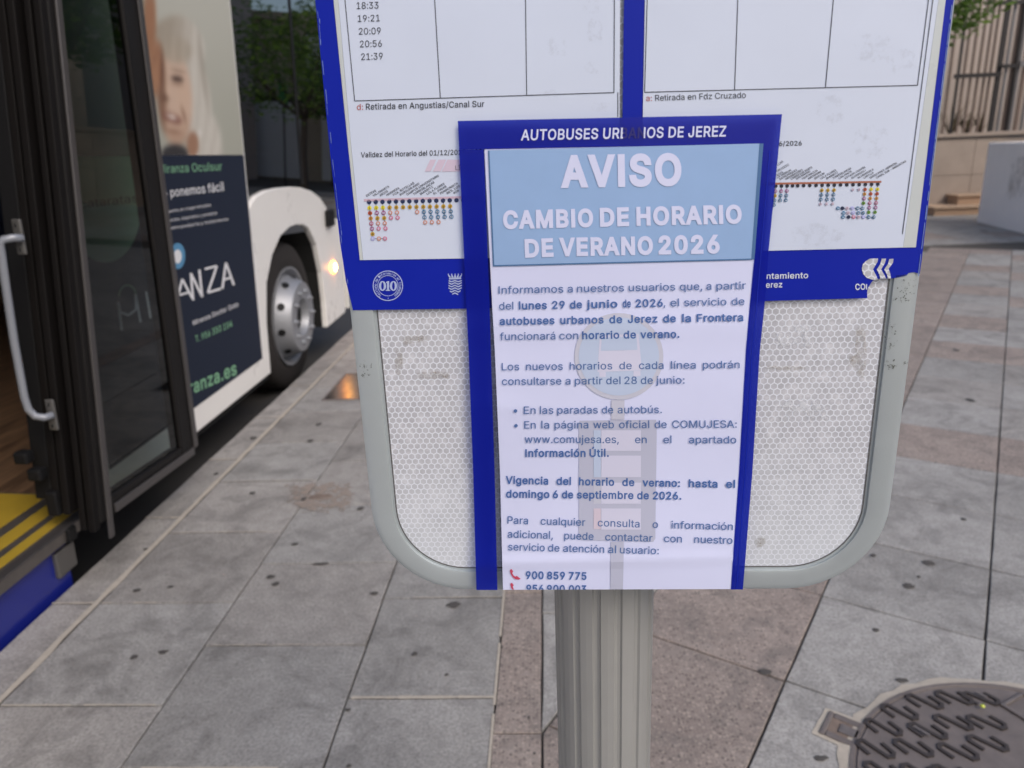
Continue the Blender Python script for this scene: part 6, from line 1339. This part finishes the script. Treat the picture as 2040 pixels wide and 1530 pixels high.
# dry yucca-like plants behind the rail
def spiky(cx, cy, cz, n, h, label, seed):
    q = random.Random(seed); e = empty('spiky_plant', (cx, cy, cz), label, 'plant', 'dry plants behind the railing')
    m = MB()
    for k in range(n):
        a = q.uniform(0, 2*math.pi); L = h*q.uniform(.5, 1.1); sp = q.uniform(.15, .75); w_ = q.uniform(.012, .03)
        pts = []; d = Vector((math.cos(a), math.sin(a)*.4, 0))
        for t in (0, .35, .7, 1): pts.append(d*L*sp*t+Vector((0, 0, L*(t-.35*sp*t*t))))
        sdv = Vector((-d.y, d.x, 0)).normalized()
        for i in range(3):
            wa, wb = w_*(1-i/3), w_*(1-(i+1)/3); m.poly([pts[i]-sdv*wa, pts[i]+sdv*wa, pts[i+1]+sdv*wb, pts[i+1]-sdv*wb], 'dry_leaf')
    m.build('leaves', e); m = MB(); m.tube([(0, 0, -.05), (0, 0, .12)], [.05, .03], 'bark', 8); m.build('stem', e)
for px, h, n, sd_, lb in ((1893, .75, 26, 1, 'dry spiky plant behind the railing, next to the blue sign edge'), (1925, .62, 22, 2, 'dry spiky plant behind the middle of the railing'), (1952, .5, 16, 3, 'low dry spiky plant behind the thick railing post')):
    p = gy(px, 262, 14.45); spiky(p.x, 14.45, 1.32, n, h, lb, sd_)
m = MB(); m.box((4.4, 14.26, -.02), (9.9, 14.9, 1.30), 'joint_mortar'); tag(m.build('planting_bed'), kind='structure')
# buildings
def building(name, label, x0, x1, y0, y1, h, wallm, face, floors=3, z0=3.0, shutters=True, bays=None, ground=False):
    e = empty(name, ((x0+x1)/2, (y0+y1)/2, 0), label, 'building'); b = Vector(((x0+x1)/2, (y0+y1)/2, 0))
    m = MB(); m.box((x0, y0, -.2), (x1, y1, h), wallm); m.build('wall', e, base=b); m = MB(); m.box((x0-.15, y0-.15, h+.002), (x1+.15, y1+.15, h+.25), wallm); m.build('cornice', e, base=b)
    L = (y1-y0) if face in 'xX' else (x1-x0); nb_ = bays or int(L/3)
    for f_ in range(floors):
        for k in range(nb_):
            c_ = (k+.5)/nb_*L; z = (z0+f_*3.1) if not (ground and f_ == 0) else 0.6; hh = 1.5 if not (ground and f_ == 0) else 2.0
            w_ = .6 if not (ground and f_ == 0) else .95
            for nm_, mt, e0, e1, g in (('window_frame', 'fence_dark', -.03, .0, .07), ('pane', 'building_glass' if not shutters else 'shutter_white', -.05, -.031, 0.0)):
                m = MB()
                if face == 'x': m.box((x0+e0, y0+c_-w_-g, z-g), (x0+e1, y0+c_+w_+g, z+hh+g), mt)
                elif face == 'X': m.box((x1-e1, y0+c_-w_-g, z-g), (x1-e0, y0+c_+w_+g, z+hh+g), mt)
                else: m.box((x0+c_-w_-g, y0+e0, z-g), (x0+c_+w_+g, y0+e1, z+hh+g), mt)
                m.build(nm_, e, base=b)
    return e
building('tan_building', 'tan rendered building behind the railing and plants', 6.6, 24, 15.6, 26, 9.5, 'facade_tan', 'y', 2, 4.6, bays=5)
building('grey_building', 'grey rendered building along the right side of the pavement', 15.5, 22, -12, 10.5, 6.6, 'render_grey', 'x', 2, 3.6)
building('cream_building', 'cream building with white shutters further along the pavement', 2.6, 14, 27, 44, 5.2, 'render_cream', 'y', 1, 3.3)
building('pink_building', 'pink rendered building across the road behind the bus', -22, -12.5, -14, 44, 4.6, 'render_pink', 'X', 1, 1.6)
building('far_building', 'far grey building closing the end of the street', -14, 6, 52, 60, 13, 'render_grey', 'y', 3, 3.2)
# white roller shutters on the side of the tan building, mirrored in the bus windows
tb = [o for o in COL.objects if o.name == 'cream_building'][0]
for xa in (2.9, 5.3, 7.7, 10.1, 12.0):
    m = MB(); z = .05
    while z < 2.55: m.box((xa, 26.92, z), (xa+1.7, 26.98, z+.10), 'shutter_white'); z += .108
    o = m.build('roller_shutter', tb, base=tb.location); o['kind'] = 'stuff'
    m = MB(); m.box((xa-.08, 26.90, 2.60), (xa+1.78, 26.99, 2.78), 'fence_dark'); m.build('shutter_box', tb, base=tb.location)
# street trees
def tree(x, y_, hb, cr, label, seed, nleaf=2600):
    q = random.Random(seed); e = empty('orange_tree', (x, y_, 0), label, 'tree', 'orange trees along the pavement')
    m = MB(); top = Vector((q.uniform(-.1, .1), q.uniform(-.1, .1), hb)); m.tube([(0, 0, -.02), (.03, .02, hb*.5), top], [.12, .09, .085], 'bark', 10)
    cc = Vector((0, 0, hb+cr*.75)); cl = []
    for k in range(9):
        a = 2*math.pi*k/9+q.uniform(-.3, .3); end = cc+Vector((math.cos(a)*cr*.62, math.sin(a)*cr*.62, q.uniform(-.35, .45)*cr)); mid = (top+end)/2+Vector((0, 0, -.1))
        m.tube([top, mid, end], [.05, .035, .012], 'bark', 6); cl.append((end, cr*q.uniform(.38, .55)))
    for k in range(8): cl.append((cc+Vector((q.uniform(-.5, .5)*cr, q.uniform(-.5, .5)*cr, q.uniform(-.3, .75)*cr)), cr*q.uniform(.35, .5)))
    m.build('trunk', e); m = MB()
    for k in range(nleaf):
        c_, r_ = q.choice(cl); d = Vector((q.gauss(0, 1), q.gauss(0, 1), q.gauss(0, 1))).normalized()*r_*q.uniform(.35, 1.0)**.5; p = c_+d
        s_ = q.uniform(.05, .10); a = Vector((q.gauss(0, 1), q.gauss(0, 1), q.gauss(0, .5))).normalized(); b = a.orthogonal().normalized(); b = (b+Vector((0, 0, q.uniform(-.4, .4)))).normalized()*s_*.45; a = a*s_
        m.poly([p-a, p-b*.9, p+a, p+b*.9], 'foliage')
    m.build('crown', e)
tree(5.35, 12.0, 2.35, 1.35, 'leafy orange tree whose crown hangs over the railing at top right', 11, 5200)
tree(2.9, 19.5, 1.9, 2.1, 'orange tree on the pavement mirrored in the front bus window', 12, 5200)
tree(3.0, 8.9, 2.05, 1.15, 'orange tree behind the sign mirrored in the open door glass', 13, 3600)
tree(3.6, 25.0, 1.9, 1.5, 'farther orange tree down the pavement', 14, 2600)
sg = MB(); sg.box((-.04, -.30, 2.35), (.04, .30, 2.95), 'shop_green'); sg.tube([(0, 0, 0), (0, 0, 2.34)], .03, 'fence_dark', 8); o = sg.build('green_kiosk_sign', bevel=.01); o.location = (4.6, 23.0, 0); tag(o, 'green square sign on a thin post mirrored in the bus window', 'sign')
